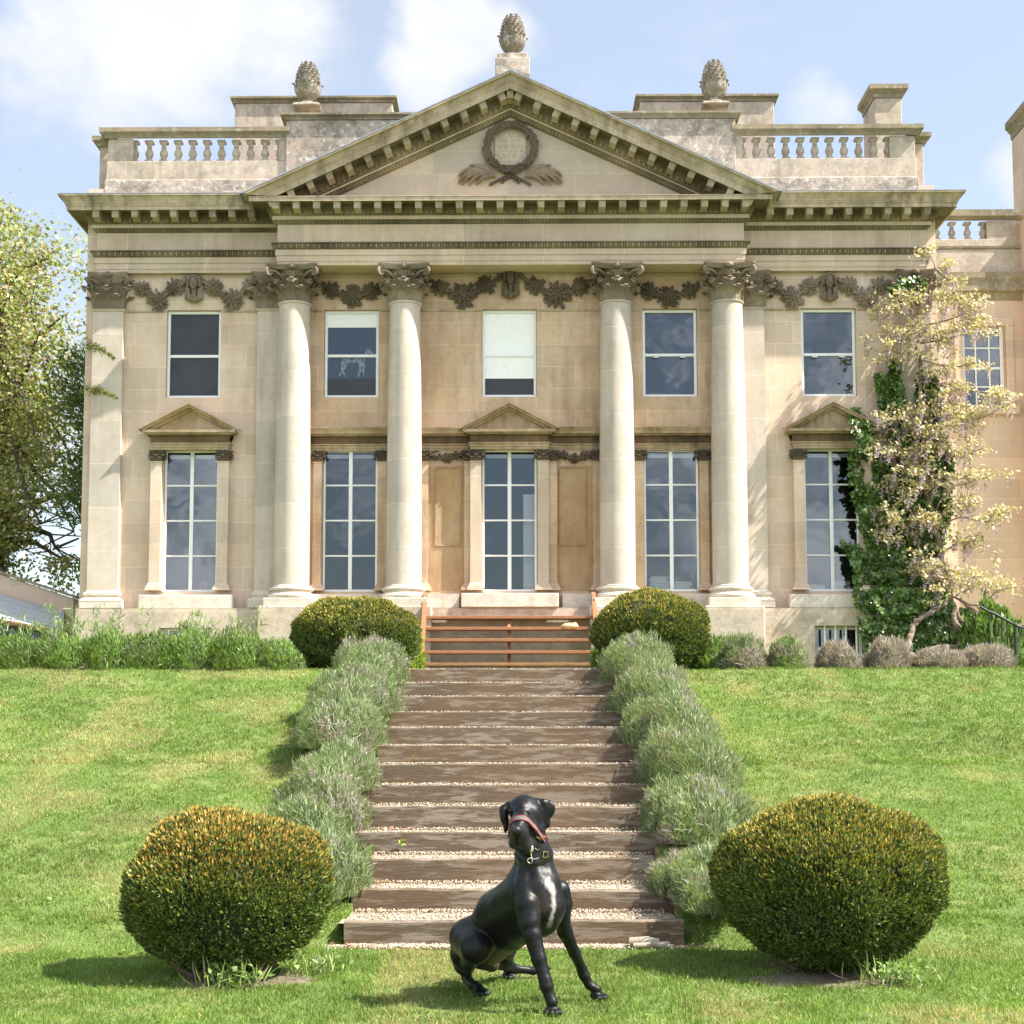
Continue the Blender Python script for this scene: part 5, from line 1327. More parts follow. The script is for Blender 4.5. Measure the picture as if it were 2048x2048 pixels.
tag(mb.build('red_chair', M['redcloth'], origin=(xc, .36, z), smooth=40), 'red curved chair back seen through the tall window at far left', 'chair')
# ================================================================== CLIPPED YEWS
def ball(n, r): return unit(r.normal(size=(n, 3)))
EARTH = []
def yew(label, c, rad, zb, n, seed, orange, sz, group='clipped yew domes beside the garden steps'):
    r = np.random.default_rng(seed); c = np.array(c, float); rad = np.array(rad, float)
    def shape(d):
        dz = d[:, 2:3]; low = np.clip(-dz, 0, 1)
        P = d * rad * (1 + .20 * (vnoise(d * 1.9 + seed * 7 + 20)[:, None] - .5) + .09 * (vnoise(d * 6 + seed)[:, None] - .5))
        P[:, :2] *= (1 - .20 * low ** 3)
        return P
    d = ball(n, r); d = d[d[:, 2] > -.97]; d[:, 2] = np.where(r.random(len(d)) < .0, d[:, 2], d[:, 2]); P = shape(d) * r.uniform(.93, 1.01, (len(d), 1)) + c
    P = P[P[:, 2] > zb]; d = unit((P - c) / rad ** 2); n = len(P)
    clump = vnoise(P * 9 + seed); keep = r.random(n) < np.clip(-.05 + 2.0 * clump - .2 * (d[:, 2] < -.2), .26, 1); P, d, clump = P[keep], d[keep], clump[keep]; n = len(P)
    # each shoot: a spray of needles along a short upright stem with a fresh tip
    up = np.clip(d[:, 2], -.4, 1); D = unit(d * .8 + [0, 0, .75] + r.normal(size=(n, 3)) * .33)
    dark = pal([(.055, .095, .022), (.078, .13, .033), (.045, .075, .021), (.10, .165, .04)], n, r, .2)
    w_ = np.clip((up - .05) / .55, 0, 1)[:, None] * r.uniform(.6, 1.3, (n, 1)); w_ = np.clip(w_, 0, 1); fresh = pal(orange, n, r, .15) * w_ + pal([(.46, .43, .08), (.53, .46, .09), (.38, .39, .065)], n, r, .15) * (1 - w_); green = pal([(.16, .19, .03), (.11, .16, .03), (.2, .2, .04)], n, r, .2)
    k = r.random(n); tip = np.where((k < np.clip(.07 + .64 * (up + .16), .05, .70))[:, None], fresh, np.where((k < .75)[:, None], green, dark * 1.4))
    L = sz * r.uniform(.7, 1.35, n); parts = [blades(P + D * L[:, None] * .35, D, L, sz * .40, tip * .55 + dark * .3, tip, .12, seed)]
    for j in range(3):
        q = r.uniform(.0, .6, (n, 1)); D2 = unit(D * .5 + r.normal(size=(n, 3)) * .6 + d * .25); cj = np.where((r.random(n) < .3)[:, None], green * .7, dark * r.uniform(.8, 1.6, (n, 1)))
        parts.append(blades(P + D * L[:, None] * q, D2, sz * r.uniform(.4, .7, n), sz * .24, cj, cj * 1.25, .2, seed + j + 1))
    o = thing('yew_dome', label, 'bush', (c[0], c[1], zb), group)
    V, F, cc = merge(parts); npmesh('foliage', V, F, M['yew'], o, origin=(c[0], c[1], zb), col=cc)
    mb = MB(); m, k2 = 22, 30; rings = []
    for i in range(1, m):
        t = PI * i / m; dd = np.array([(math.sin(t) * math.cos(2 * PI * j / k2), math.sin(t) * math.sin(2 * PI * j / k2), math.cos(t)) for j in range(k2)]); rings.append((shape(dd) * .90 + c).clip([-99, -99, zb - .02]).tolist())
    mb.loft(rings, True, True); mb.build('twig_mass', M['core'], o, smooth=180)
    mb = MB(); q = random.Random(seed)
    for i in range(9):
        a = q.uniform(-PI, PI); b = np.array((c[0] + .12 * math.cos(a), c[1] + .12 * math.sin(a), zb - .05)); e_ = np.array((c[0] + rad[0] * .8 * math.cos(a), c[1] + rad[1] * .8 * math.sin(a), zb + rad[2] * q.uniform(.5, .9)))
        mm = (b + e_) / 2 + [0, 0, -.05]; mb.tube([b, mm, e_], [.028, .02, .01], 6)
    mb.build('stems', M['bark'], o, smooth=60)
OR = [(.60, .31, .08), (.54, .29, .065), (.64, .38, .09), (.50, .34, .07), (.56, .41, .09)]; GO = [(.55, .40, .08), (.60, .39, .09), (.50, .41, .07), (.42, .38, .065)]
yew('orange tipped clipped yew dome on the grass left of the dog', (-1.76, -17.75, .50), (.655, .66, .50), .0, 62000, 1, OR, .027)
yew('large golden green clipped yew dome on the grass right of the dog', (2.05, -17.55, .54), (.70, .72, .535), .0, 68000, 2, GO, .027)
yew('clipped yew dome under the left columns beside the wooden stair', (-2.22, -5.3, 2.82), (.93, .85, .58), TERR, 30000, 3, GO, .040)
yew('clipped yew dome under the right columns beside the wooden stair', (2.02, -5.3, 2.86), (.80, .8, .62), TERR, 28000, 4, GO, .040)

# ================================================================== LAVENDER AND HEDGE
LAVP = [(.20, .26, .125), (.26, .32, .175), (.17, .24, .09), (.31, .35, .22), (.22, .30, .11)]
DRY = [(.36, .32, .29), (.32, .28, .25), (.42, .38, .34), (.27, .22, .19)]
GRN = [(.17, .27, .06), (.21, .32, .08), (.13, .21, .05), (.26, .36, .11)]
def mound(P0, rx, ry, h, n, seed, cols, L, Wd, flop=.35, mix=None, fr=.0):
    r = np.random.default_rng(seed); d = ball(n, r); d[:, 2] = np.abs(d[:, 2]); 
    lump = .66 + .42 * vnoise(d * 2.6 + seed * 3.1)[:, None] + .26 * vnoise(d * 8 + seed * 1.7)[:, None]
    rr = r.uniform(.55, 1.0, (n, 1)) ** .6
    P = d * [rx, ry, h] * lump * rr; D = unit(d * [1, 1, .6] + [0, 0, .75] + r.normal(size=(n, 3)) * flop)
    P = P - D * L * .45; P[:, 2] = np.maximum(P[:, 2], .0)
    c = pal(cols, n, r, .15)
    if mix: 
        k = vnoise(P * 4 + seed * 9) + r.normal(size=n) * .08; c = np.where((k > 1 - fr)[:, None], pal(mix, n, r, .15), c)
    G_ = P + np.array(P0); 
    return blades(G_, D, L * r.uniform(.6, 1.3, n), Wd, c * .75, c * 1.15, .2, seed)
def lav(label, x, y, rx, ry, h, n, seed, name='lavender_bush', cols=LAVP, L=.066, Wd=.0092, mix=DRY, fr=.30, group='lavender bushes lining the garden steps', zb=None, cat='bush', core='corelav'):
    z = float(gz(x, y)) if zb is None else zb
    parts = [mound((x, y, z), rx, ry, h, n, seed, cols, L, Wd, .35, mix, fr)]
    r = np.random.default_rng(seed + 99)
    for k in range(5):                                               # lobes
        a = r.uniform(0, 2 * PI); parts.append(mound((x + rx * .62 * math.cos(a), y + ry * .62 * math.sin(a), z), rx * .5, ry * .5, h * r.uniform(.6, .98), n // 5, seed * 7 + k, cols, L, Wd, .4, mix, fr))
    for s_ in (-1, 1): parts.append(mound((x + r.normal() * .06, y + s_ * ry * .85, z), rx * .72, ry * .55, h * r.uniform(.55, .8), n // 4, seed * 13 + s_, cols, L * 1.25, Wd, .5, mix, fr))
    V, F, c = merge(parts); k0 = len(F); nv = len(V)
    # woody heart
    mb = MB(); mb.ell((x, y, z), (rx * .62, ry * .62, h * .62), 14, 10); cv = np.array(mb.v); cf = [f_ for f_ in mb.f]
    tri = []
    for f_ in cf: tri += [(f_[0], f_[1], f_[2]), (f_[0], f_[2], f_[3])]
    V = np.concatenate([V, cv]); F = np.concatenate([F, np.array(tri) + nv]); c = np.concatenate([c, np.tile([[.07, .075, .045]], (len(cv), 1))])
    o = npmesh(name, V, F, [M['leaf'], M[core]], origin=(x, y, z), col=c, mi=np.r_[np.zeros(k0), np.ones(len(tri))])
    return tag(o, label, cat, group)
WL = ['topmost grey green lavender left of the steps below the yew', 'second lavender down the left edge of the steps', 'third lavender down the left edge, with a long shadow', 'fourth lavender down the left edge, with dry grey stems', 'fifth lavender left of the steps, above the orange yew', 'lowest lavender left of the steps, against the orange yew']
WR = ['topmost grey green lavender right of the steps below the yew', 'second lavender down the right edge of the steps', 'third lavender down the right edge, with brown dry stems', 'fourth lavender down the right edge, behind a grass tuft', 'fifth lavender right of the steps, above the golden yew', 'lowest sparse lavender right of the steps, beside the golden yew']
for k, (x, y, rx, h) in enumerate([(-1.80, -7.2, .48, .62), (-1.84, -8.8, .53, .64), (-1.82, -10.4, .51, .58), (-1.70, -12.1, .44, .44), (-1.70, -13.5, .45, .5), (-1.52, -15.3, .42, .46)]): lav(WL[k], x, y, rx, 1.12, h, 15000, 20 + k)
for k, (x, y, rx, h) in enumerate([(1.62, -7.2, .49, .70), (1.70, -8.8, .50, .62), (1.74, -10.4, .52, .58), (1.76, -12.0, .52, .58), (1.68, -13.7, .48, .52), (1.48, -15.4, .38, .38)]): lav(WR[k], x, y, rx, 1.12, h, 15000, 40 + k)
TL = ['round greyish lavender with green top beside the right yew on the terrace', 'green topped lavender on the terrace under the bare wall', 'dry pinkish grey lavender in front of the barred basement window', 'dry twiggy lavender between the barred window and the wisteria', 'sparse dry lavender under the twisted wisteria trunk', 'dry lavender at the far right beside the iron railing']
for k, (px, w, h, cols, fr) in enumerate([(1482, .33, .52, LAVP, .55), (1576, .28, .50, GRN + LAVP, .42), (1675, .27, .42, DRY, .2), (1775, .32, .48, DRY, .2), (1880, .36, .32, DRY, .3), (1972, .40, .38, DRY, .3)]):
    x = xx(px, -5.75, 1310); lav(TL[k], x, -5.75, w, .4, h, 6500, 60 + k, cols=cols, L=.085, Wd=.0095, fr=fr, group='lavender bushes on the terrace to the right', zb=float(gz(x, -5.75)))
lav('bright lime green shrub behind the upper left yew', xx(792, -4.1, 1250), -4.1, .42, .4, .88, 4500, 80, name='lime_shrub', cols=[(.26, .36, .04), (.32, .40, .06), (.21, .31, .04)], L=.10, Wd=.022, mix=None, fr=0, group=None, zb=TERR)
lav('small green shrub peeping out left of the upper right yew', xx(1228, -4.2, 1290), -4.2, .35, .3, .62, 2500, 81, name='lime_shrub', cols=[(.2, .3, .05), (.15, .24, .04)], L=.10, Wd=.02, mix=None, fr=0, group=None, zb=TERR)
lav('leafy green shrub at the foot of the iron railing', xx(1985, -1.6, 1250), -1.6, .55, .5, 1.25, 3500, 82, name='leafy_shrub', cols=[(.14, .24, .05), (.19, .3, .08), (.1, .18, .04)], L=.16, Wd=.05, mix=None, fr=0, group=None, zb=TERR)
lav('green leafy plant right of the upper right yew', xx(1440, -5.0, 1290), -5.0, .5, .4, .52, 3000, 83, name='leafy_shrub', cols=GRN, L=.13, Wd=.014, mix=None, fr=0, group=None, zb=TERR)
# grass tuft in the right-hand row
r = np.random.default_rng(4); n = 260; p = np.array([1.62, -13.0, float(gz(1.5, -13.0)) + .12]); P = p + r.normal(size=(n, 3)) * [.10, .10, .03]; c = pal([(.17, .27, .05), (.22, .32, .08), (.13, .22, .04)], n, r)
v, f, c = blades(P, r.normal(size=(n, 3)) * [.45, .45, .1] + [-.1, 0, 1], r.uniform(.22, .48, n), .009, c, c * 1.2, .45, 4)
tag(npmesh('grass_tuft', v, f, M['grass'], origin=tuple(p), col=c), 'tall tuft of green grass among the lavender right of the steps', 'grass')
# hedge along the left edge of the terrace
parts = []; r = np.random.default_rng(6)
for k in range(44):
    x = -9.6 + k * .152 + r.uniform(-.05, .05); y = -6.05 + r.uniform(-.16, .16); z = float(gz(x, y)); ed = 1 if x < -3.3 else .8; tn = r.uniform(.72, 1.25); GR_ = [tuple(q_ * tn for q_ in c_) for c_ in GRN]
    parts.append(mound((x, y, z), .33, .42, r.uniform(.42, .56) * ed, 2400, 200 + k, GR_, .072, .0125, .38, LAVP, .30))
for k in range(26):
    x = r.uniform(-7.2, -3.5); y = -5.8; n = 40; z = TERR + .5; hgt = r.uniform(.1, .42); P = np.stack([x + r.normal(size=n) * .05, y + r.normal(size=n) * .05, z + r.uniform(0, 1, n) * hgt], -1); c = pal(GRN + LAVP, n, r)
    parts.append(blades(P, r.normal(size=(n, 3)) * .6 + [0, 0, .9], r.uniform(.06, .13, n), .013, c, c * 1.15, .2, k))
V, F, c = merge(parts); k0 = len(F); nv = len(V); mb = MB()
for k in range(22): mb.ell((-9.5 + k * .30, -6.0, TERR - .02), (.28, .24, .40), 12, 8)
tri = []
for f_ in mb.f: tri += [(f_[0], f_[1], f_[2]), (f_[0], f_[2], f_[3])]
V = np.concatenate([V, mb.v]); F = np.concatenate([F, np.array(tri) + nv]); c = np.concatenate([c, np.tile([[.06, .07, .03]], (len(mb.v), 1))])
tag(npmesh('low_hedge', V, F, [M['leaf'], M['corelav']], origin=(-6.3, -6.05, TERR), col=c, mi=np.r_[np.zeros(k0), np.ones(len(tri))]), 'long low feathery green hedge along the left terrace edge', 'hedge')

# ================================================================== EARTH AND GRASS
def soil(cx, cy, rx, ry, sd, mat='soil', lift=.006): patch_mesh('soil', cx, cy, rx, ry, M[mat], lift, sd); SUNK.append((cx, cy, (rx, ry)))
soil(-1.66, -17.95, .42, .34, 1); soil(1.95, -17.95, .50, .32, 3);  SUNK.append((-1.3, -18.1, (.3, .12)))
LOWB = [(-1.77, -17.75, .35), (2.06, -17.55, .4)]
V, F, c = merge([grass(210000, -20.4, -16.0, .018, .042, .0042, 1, (2.9, 4.3), GP), grass(200000, -16.2, -11.0, .02, .045, .0058, 2, (4.2, 6.0), GP), grass(170000, -11.2, -5.9, .025, .05, .0075, 3, (5.8, 7.6), GP)])
kind(npmesh('grass', V, F, M['grass'], col=c), 'stuff')
# broad weeds and clover in the lawn, scattered daisy-leaf rosettes
r = np.random.default_rng(12); n = 2600; y = r.uniform(-20, -6.3, n); x = r.uniform(-1, 1, n) * (3 + (y + 20) * .33); k = (vnoise(np.stack([x * 2.2, y * 2.2, 0 * x + 5], -1)) > .55) & ((np.abs(x) > 1.5) | (y < YS0 - .2)); x, y = x[k], y[k]; n = len(x)
v, f, c = leaves(np.stack([x, y, gz(x, y) + r.uniform(.012, .035, n)], -1), r.normal(size=(n, 3)) * .45 + [0, 0, 1], r.uniform(.03, .055, n), r.uniform(.018, .03, n), pal([(.13, .22, .06), (.10, .18, .04), (.17, .25, .08)], n, r), 12)
kind(npmesh('lawn_weeds', v, f, M['leaf'], col=c), 'stuff')
# weeds at the foot of the lower bushes
for lbl, cx, cy, n, sd in (('straggly green weeds at the foot of the orange tipped yew', -1.62, -18.28, 90, 1), ('straggly weeds by the steps beside the orange tipped yew', -1.2, -17.75, 70, 2), ('coarse grass and weeds at the foot of the golden yew', 2.35, -18.15, 120, 3)):
    r = np.random.default_rng(sd + 70); z = float(gz(cx, cy)); P = np.array([cx, cy, z]) + r.normal(size=(n, 3)) * [.13, .06, .0] + [0, 0, .02]; c = pal(GRN + [(.35, .3, .2)], n, r)
    a_ = blades(P, r.normal(size=(n, 3)) * .5 + [0, 0, 1], r.uniform(.08, .2, n), .009, c, c * 1.2, .35, sd); P2 = P[: n // 2] + r.normal(size=(n // 2, 3)) * .03 + [0, 0, .08]
    v, f, c = merge([a_, leaves(P2, r.normal(size=(n // 2, 3)) * .6 + [0, -.3, 1], r.uniform(.03, .06, n // 2), r.uniform(.02, .045, n // 2), pal(GRN, n // 2, r), sd)])
    tag(npmesh('weeds', v, f, M['leaf'], origin=(cx, cy, z), col=c), lbl, 'weeds')

# ================================================================== TREES
def tree(name, label, base, top, crown, nl, seed, cols, size, lim, gap, trunk_r, group=None, limbs=26, sx=None):
    """crown: list of ellipsoids (centre, radii)"""
    r = np.random.default_rng(seed); q = random.Random(seed); base = np.array(base, float)
    o = thing(name, label, 'tree', tuple(base), group)
    mb = MB(); top = np.array(top, float); L = []; trunk = [base + (top - base) * t + np.array([math.sin(t * 5 + seed) * .2, math.cos(t * 4) * .2, 0]) * t for t in np.linspace(0, 1, 9)]
    mb.tube([tuple(p) for p in trunk], [trunk_r * (1 - .85 * t) for t in np.linspace(0, 1, 9)], 10)
    cl = []
    for i in range(limbs):
        c_, rd = crown[i % len(crown)]; d = unit(r.normal(size=3)); e_ = np.array(c_) + d * np.array(rd) * r.uniform(.6, 1.0); s = trunk[min(8, 2 + int(r.uniform(0, 6)))]
        pts = [s + (e_ - s) * t + np.array([0, 0, 1]) * math.sin(t * PI) * np.linalg.norm(e_ - s) * .12 + r.normal(size=3) * .12 * t for t in np.linspace(0, 1, 8)]
        mb.tube([tuple(p) for p in pts], [trunk_r * .4 * (1 - .9 * t) + .008 for t in np.linspace(0, 1, 8)], 6)
        for j in range(7):
            a = pts[q.randint(2, 7)]; b = a + r.normal(size=3) * np.array(rd) * .28 + [0, 0, -.2]; m_ = (a + b) / 2 + r.normal(size=3) * .1; mb.tube([tuple(a), tuple(m_), tuple(b)], [.022, .014, .005], 5); cl += [m_, b, (m_ + b) / 2]
        cl += pts[3:]
    mb.build('trunk', M['bark2'], o, smooth=60)
    cl = np.array(cl)
    Pc = []; 
    per = nl * 2 // 3; Pc.append(cl[r.integers(0, len(cl), per)] + r.normal(size=(per, 3)) * .34)
    for c_, rd in crown:
        m_ = nl // 3 // len(crown); d = ball(m_, r) * r.uniform(.5, 1, (m_, 1)) ** .5; Pc.append(d * rd + c_)
    P = np.concatenate(Pc); k = vnoise(P * gap[0] + seed * 11) > gap[1] + np.clip((8.2 - P[:, 2]) * .07, 0, .24); P = P[k]; P = P[lim(P)]; n = len(P)
    v, f, c = leaves(P, r.normal(size=(n, 3)) + [.4, -.2, .8], size * r.uniform(.6, 1.3, n), size * r.uniform(.45, .8, n), pal(cols, n, r, .2), seed, droop=(0, 0, -.5))
    npmesh('crown', v, f, M['leaf'], o, origin=tuple(base), col=c)
    return o
TC = [(.30, .34, .11), (.24, .30, .08), (.36, .37, .14), (.20, .26, .07), (.37, .28, .16), (.42, .34, .21), (.27, .33, .10)]
cr = [((-11.6, 7.6, 10.2), (3.2, 2.6, 3.3)), ((-13.2, 8, 7.6), (3.2, 3, 3.0)), ((-11.0, 7.4, 7.0), (2.2, 2.2, 2.2)), ((-12.6, 7.8, 12.2), (2.0, 2, 1.7)), ((-11.0, 7.8, 5.2), (2.2, 2, 1.4))]
tree('spreading_tree', 'spreading tree with pale green and pinkish spring leaves left of the house', (-12.8, 8.3, 2.3), (-12.3, 8, 11.5), cr, 90000, 3, TC, .118, lambda P: (P[:, 0] < -7.9) & (P[:, 0] > -15.5), (1.0, .37), .34, limbs=46)
# evergreen climber on the left flank, two sprigs reaching round the corner
o = thing('evergreen_climber', 'dark evergreen climber on the left flank of the house', 'climber', (-7.7, .8, TERR)); r = np.random.default_rng(9); n = 6000
P = np.stack([-7.42 - np.abs(r.normal(size=n)) * .42 - .08, r.uniform(.15, 2.2, n), r.uniform(5.4, 8.4, n)], -1); P[:, 2] += .6 * (vnoise(P * 1.5) - .5); k = vnoise(P * 2.2 + 30) > .36; P = P[k]; n = len(P)
c = pal([(.05, .08, .02), (.07, .11, .025), (.04, .065, .018), (.11, .15, .035)], n, r, .2); pp = [blades(P, r.normal(size=(n, 3)) * .7 + [-.5, -.4, .5], r.uniform(.1, .2, n), .03, c, c * 1.3, .2, 9)]
mb = MB(); mb.tube([(-7.75, .5, TERR), (-7.7, .6, 5.2), (-7.72, .7, 8.2)], [.06, .05, .02], 6)
for (xa_, ya_, xb_, yb_) in ((168, 690, 228, 719), (165, 780, 232, 797)):
    a = W(xa_, ya_, .1); b = W(xb_, yb_, -.62); b[2] -= 0; m_ = (a + b) / 2 + [0, -.1, .1]; mb.tube([tuple(a), tuple(m_), tuple(b)], [.014, .01, .004], 5); t = r.uniform(0, 1, 330)[:, None]; Q = a * (1 - t) ** 2 + 2 * m_ * t * (1 - t) + b * t ** 2 + r.normal(size=(330, 3)) * .05 * (1.1 - t); c2 = pal([(.17, .2, .05), (.22, .23, .07), (.12, .16, .04)], 330, r)
    pp.append(blades(Q, r.normal(size=(330, 3)) * .6 + [.6, -.2, .1], .06, .02, c2, c2 * 1.2, .2, 3))
mb.build('stem', M['bark2'], o, smooth=60); v, f, c = merge(pp); npmesh('leaves', v, f, M['leaf'], o, origin=(-7.7, .8, TERR), col=c)

# ================================================================== IVY AND WISTERIA
def inpoly(x, y, poly):
    ins = np.zeros(len(x), bool); n = len(poly)
    for i in range(n):
        (x1, y1), (x2, y2) = poly[i], poly[(i + 1) % n]
        if y1 == y2: continue
        c = ((y1 > y) != (y2 > y)) & (x < (x2 - x1) * (y - y1) / (y2 - y1) + x1); ins ^= c
    return ins
q3 = lambda l: [(1500 + .2836 * x, 780 + .2836 * y) for x, y in l]; q1 = lambda l: [(1400 + .3354 * x, 200 + .3354 * y) for x, y in l]
IV = [q3([(715, 135), (770, 140), (800, 185), (850, 290), (858, 420), (940, 440), (1000, 520), (1070, 560), (1090, 760), (1060, 1000), (1150, 1230), (1300, 1340), (1420, 1500), (1480, 1700), (1400, 1830), (1000, 1880), (800, 1850), (770, 1600), (740, 1450), (735, 1250), (690, 1170), (640, 1060), (690, 1090), (770, 1110), (800, 1180), (830, 1120), (775, 980), (770, 880), (720, 780), (705, 600), (700, 430), (760, 420), (780, 560), (800, 700), (880, 620), (860, 520), (770, 430), (730, 300), (700, 200)]),
      q1([(1045, 1640), (1075, 1630), (1110, 1740), (1130, 1700), (1120, 1560), (1190, 1540), (1200, 1650), (1220, 1800), (1230, 1980), (1150, 2060), (1110, 1960), (1080, 1850), (1060, 1750)]),
      q3([(930, 0), (1050, 0), (1060, 200), (1070, 330), (1030, 340), (1020, 200), (950, 90)]), q3([(1080, 300), (1380, 330), (1440, 520), (1420, 760), (1400, 980), (1330, 1180), (1180, 1160), (1060, 1000), (1090, 760), (1080, 540)]),
      q1([(1300, 1620), (1400, 1660), (1450, 1800), (1420, 2060), (1360, 2060), (1290, 1800)]), q3([(1380, 1480), (1700, 1650), (1700, 1850), (1380, 1850)]), q1([(1120, 1130), (1230, 1080), (1330, 1060), (1360, 1140), (1250, 1200), (1130, 1190)])]
r = np.random.default_rng(31); PP = []
for poly, n, dep in zip(IV, (12000, 1700, 900, 5200, 1500, 1300, 500), (.20, .14, .2, .3, .2, .25, .3)):
    pa = np.array(poly); lo, hi = pa.min(0), pa.max(0); x = r.uniform(lo[0], hi[0], n * 3); y = r.uniform(lo[1], hi[1], n * 3); x2 = x + r.normal(size=len(x)) * 2.5; y2 = y + r.normal(size=len(x)) * 2.5
    k = inpoly(x, y, poly); x, y = x2[k][:n], y2[k][:n]
    yy = -.12 - dep * vnoise(np.stack([x / 18, y / 18, 0 * x + 3], -1)) - r.uniform(0, .08, len(x)); yy = np.where((y > 840) & (y < 905) & (x < 1745), yy - .28, yy); yy = np.where(y > 1178, yy - .3, yy)
    dens = vnoise(np.stack([x / 9, y / 9, 0 * x + 8], -1)); k = dens > (.22 if dep > .25 or n > 5000 else .2)
    for a, b, c_ in zip(x[k], y[k], yy[k]): PP.append(W(a, b, c_))
P = np.array(PP); n = len(P); c = pal([(.08, .15, .03), (.11, .20, .04), (.06, .12, .026), (.15, .24, .05), (.055, .10, .026), (.2, .3, .08)], n, r, .2)
o = thing('ivy', 'dark glossy ivy climbing the wall beside the right hand tall window', 'climber', (6.2, -.3, TERR))
v, f, c = leaves(P, r.normal(size=(n, 3)) * .45 + [.25, -1, .55], r.uniform(.06, .115, n), r.uniform(.06, .10, n), c, 31, droop=(0, 0, -1.5)); npmesh('leaves', v, f, M['ivyleaf'], o, origin=(6.2, -.3, TERR), col=c)
mb = MB()
for pl in (q3([(1000, 1860), (960, 1500), (900, 1000), (860, 600), (800, 300)]), q3([(1100, 1860), (1150, 1500), (1100, 900), (1000, 200)]), q3([(1200, 1860), (1300, 1200), (1280, 400)])): mb.tube([tuple(W(x, y, -.06)) for x, y in pl], .025, 6)
mb.build('stems', M['bark2'], o, smooth=60)

wi = thing('wisteria', 'wisteria with twisted trunk, yellow young leaves and lilac flowers at right', 'climber', (7.2, -.9, TERR)); mb = MB(); TW = []
def stem(pts, y0, y1, r0, r1, nz=.05):
    """gnarled stem through pixel points, depth from y0 to y1"""
    n = len(pts); K = [W(px, py, y0 + (y1 - y0) * i / (n - 1)) for i, (px, py) in enumerate(pts)]; out = []
    for i in range(n - 1):
        p0_, p1_, p2_, p3_ = K[max(i - 1, 0)], K[i], K[i + 1], K[min(i + 2, n - 1)]
        for t in np.linspace(0, 1, 7)[:-1]: out.append(.5 * (2 * p1_ + (p2_ - p0_) * t + (2 * p0_ - 5 * p1_ + 4 * p2_ - p3_) * t * t + (3 * p1_ - p0_ - 3 * p2_ + p3_) * t ** 3))
    out.append(K[-1]); m_ = len(out); mb.tube([tuple(p + r.normal(size=3) * r0 * nz * 3) for p in out], [(r0 + (r1 - r0) * i / (m_ - 1)) * r.uniform(.85, 1.15) for i in range(m_)], 8); TW.extend(out); return out
stem(q3([(1090, 1880), (1110, 1800), (1140, 1720), (1150, 1660), (1220, 1600), (1340, 1530), (1420, 1450)]), -1.0, -.6, .055, .04)
stem(q3([(1120, 1870), (1180, 1890), (1250, 1840), (1380, 1815), (1560, 1830), (1700, 1860)]), -1.1, -1.2, .06, .05)
stem(q3([(1700, 1860), (1600, 1760), (1480, 1680), (1440, 1620), (1450, 1560), (1500, 1640), (1620, 1750)]), -1.1, -.8, .05, .035)
stem(q3([(1430, 1890), (1480, 1800), (1510, 1700), (1500, 1620), (1440, 1540), (1400, 1440)]), -.95, -.5, .06, .04)
stem(q3([(1660, 1760), (1660, 1700), (1590, 1640), (1600, 1580), (1540, 1530), (1480, 1470)]), -.9, -.6, .045, .03)
stem(q3([(1440, 1880), (1450, 1780), (1450, 1660), (1420, 1540), (1330, 1350), (1200, 1160), (1190, 1050)]), -.6, -.4, .05, .03)
stem(q3([(1420, 1500), (1360, 1200), (1290, 900), (1220, 600), (1230, 400), (1240, 200), (1200, 40)]) + q1([(1310, 1550), (1290, 1480), (1310, 1380), (1290, 1290)]), -.4, -.35, .05, .016)
stem(q3([(1240, 480), (1195, 500), (1210, 380), (1260, 260), (1230, 170)]), -.45, -.4, .025, .015)
for pl in (q3([(1290, 900), (1400, 700), (1600, 640), (1720, 590)]), q3([(1250, 420), (1420, 440), (1560, 440), (1640, 410)]), q3([(1300, 980), (1480, 900), (1650, 930), (1800, 900)]), q3([(1230, 300), (1400, 200), (1600, 210), (1800, 110)]), q3([(1420, 1450), (1600, 1520), (1750, 1420), (1880, 1390)]),
           q3([(1290, 900), (1150, 950), (1000, 1010), (930, 1060)]), q3([(1240, 300), (1120, 200), (1080, 130)]), q3([(1350, 1150), (1480, 1080), (1650, 1060)]), q3([(1350, 1250), (1200, 1210), (1120, 1240)]), q3([(1220, 600), (1050, 640), (980, 680)]), q3([(1220, 500), (1060, 440), (960, 420)]),
           q1([(1290, 1290), (1200, 1260), (1100, 1300), (1020, 1420)]), q1([(1290, 1290), (1350, 1150), (1400, 1000), (1360, 920)]), q1([(1300, 1350), (1450, 1320), (1560, 1280), (1680, 1230)]), q1([(1310, 1450), (1450, 1430), (1600, 1390), (1700, 1390)]), q1([(1300, 1500), (1200, 1530), (1130, 1540)]), q1([(1310, 1550), (1500, 1590), (1650, 1570)]), q1([(1300, 1650), (1500, 1720), (1750, 1750), (1850, 1820)]), q1([(1290, 1290), (1180, 1190), (1080, 1230)]), q1([(1400, 1000), (1450, 1050), (1520, 1080)])):
    stem(pl, -.4, -.75, .018, .006)
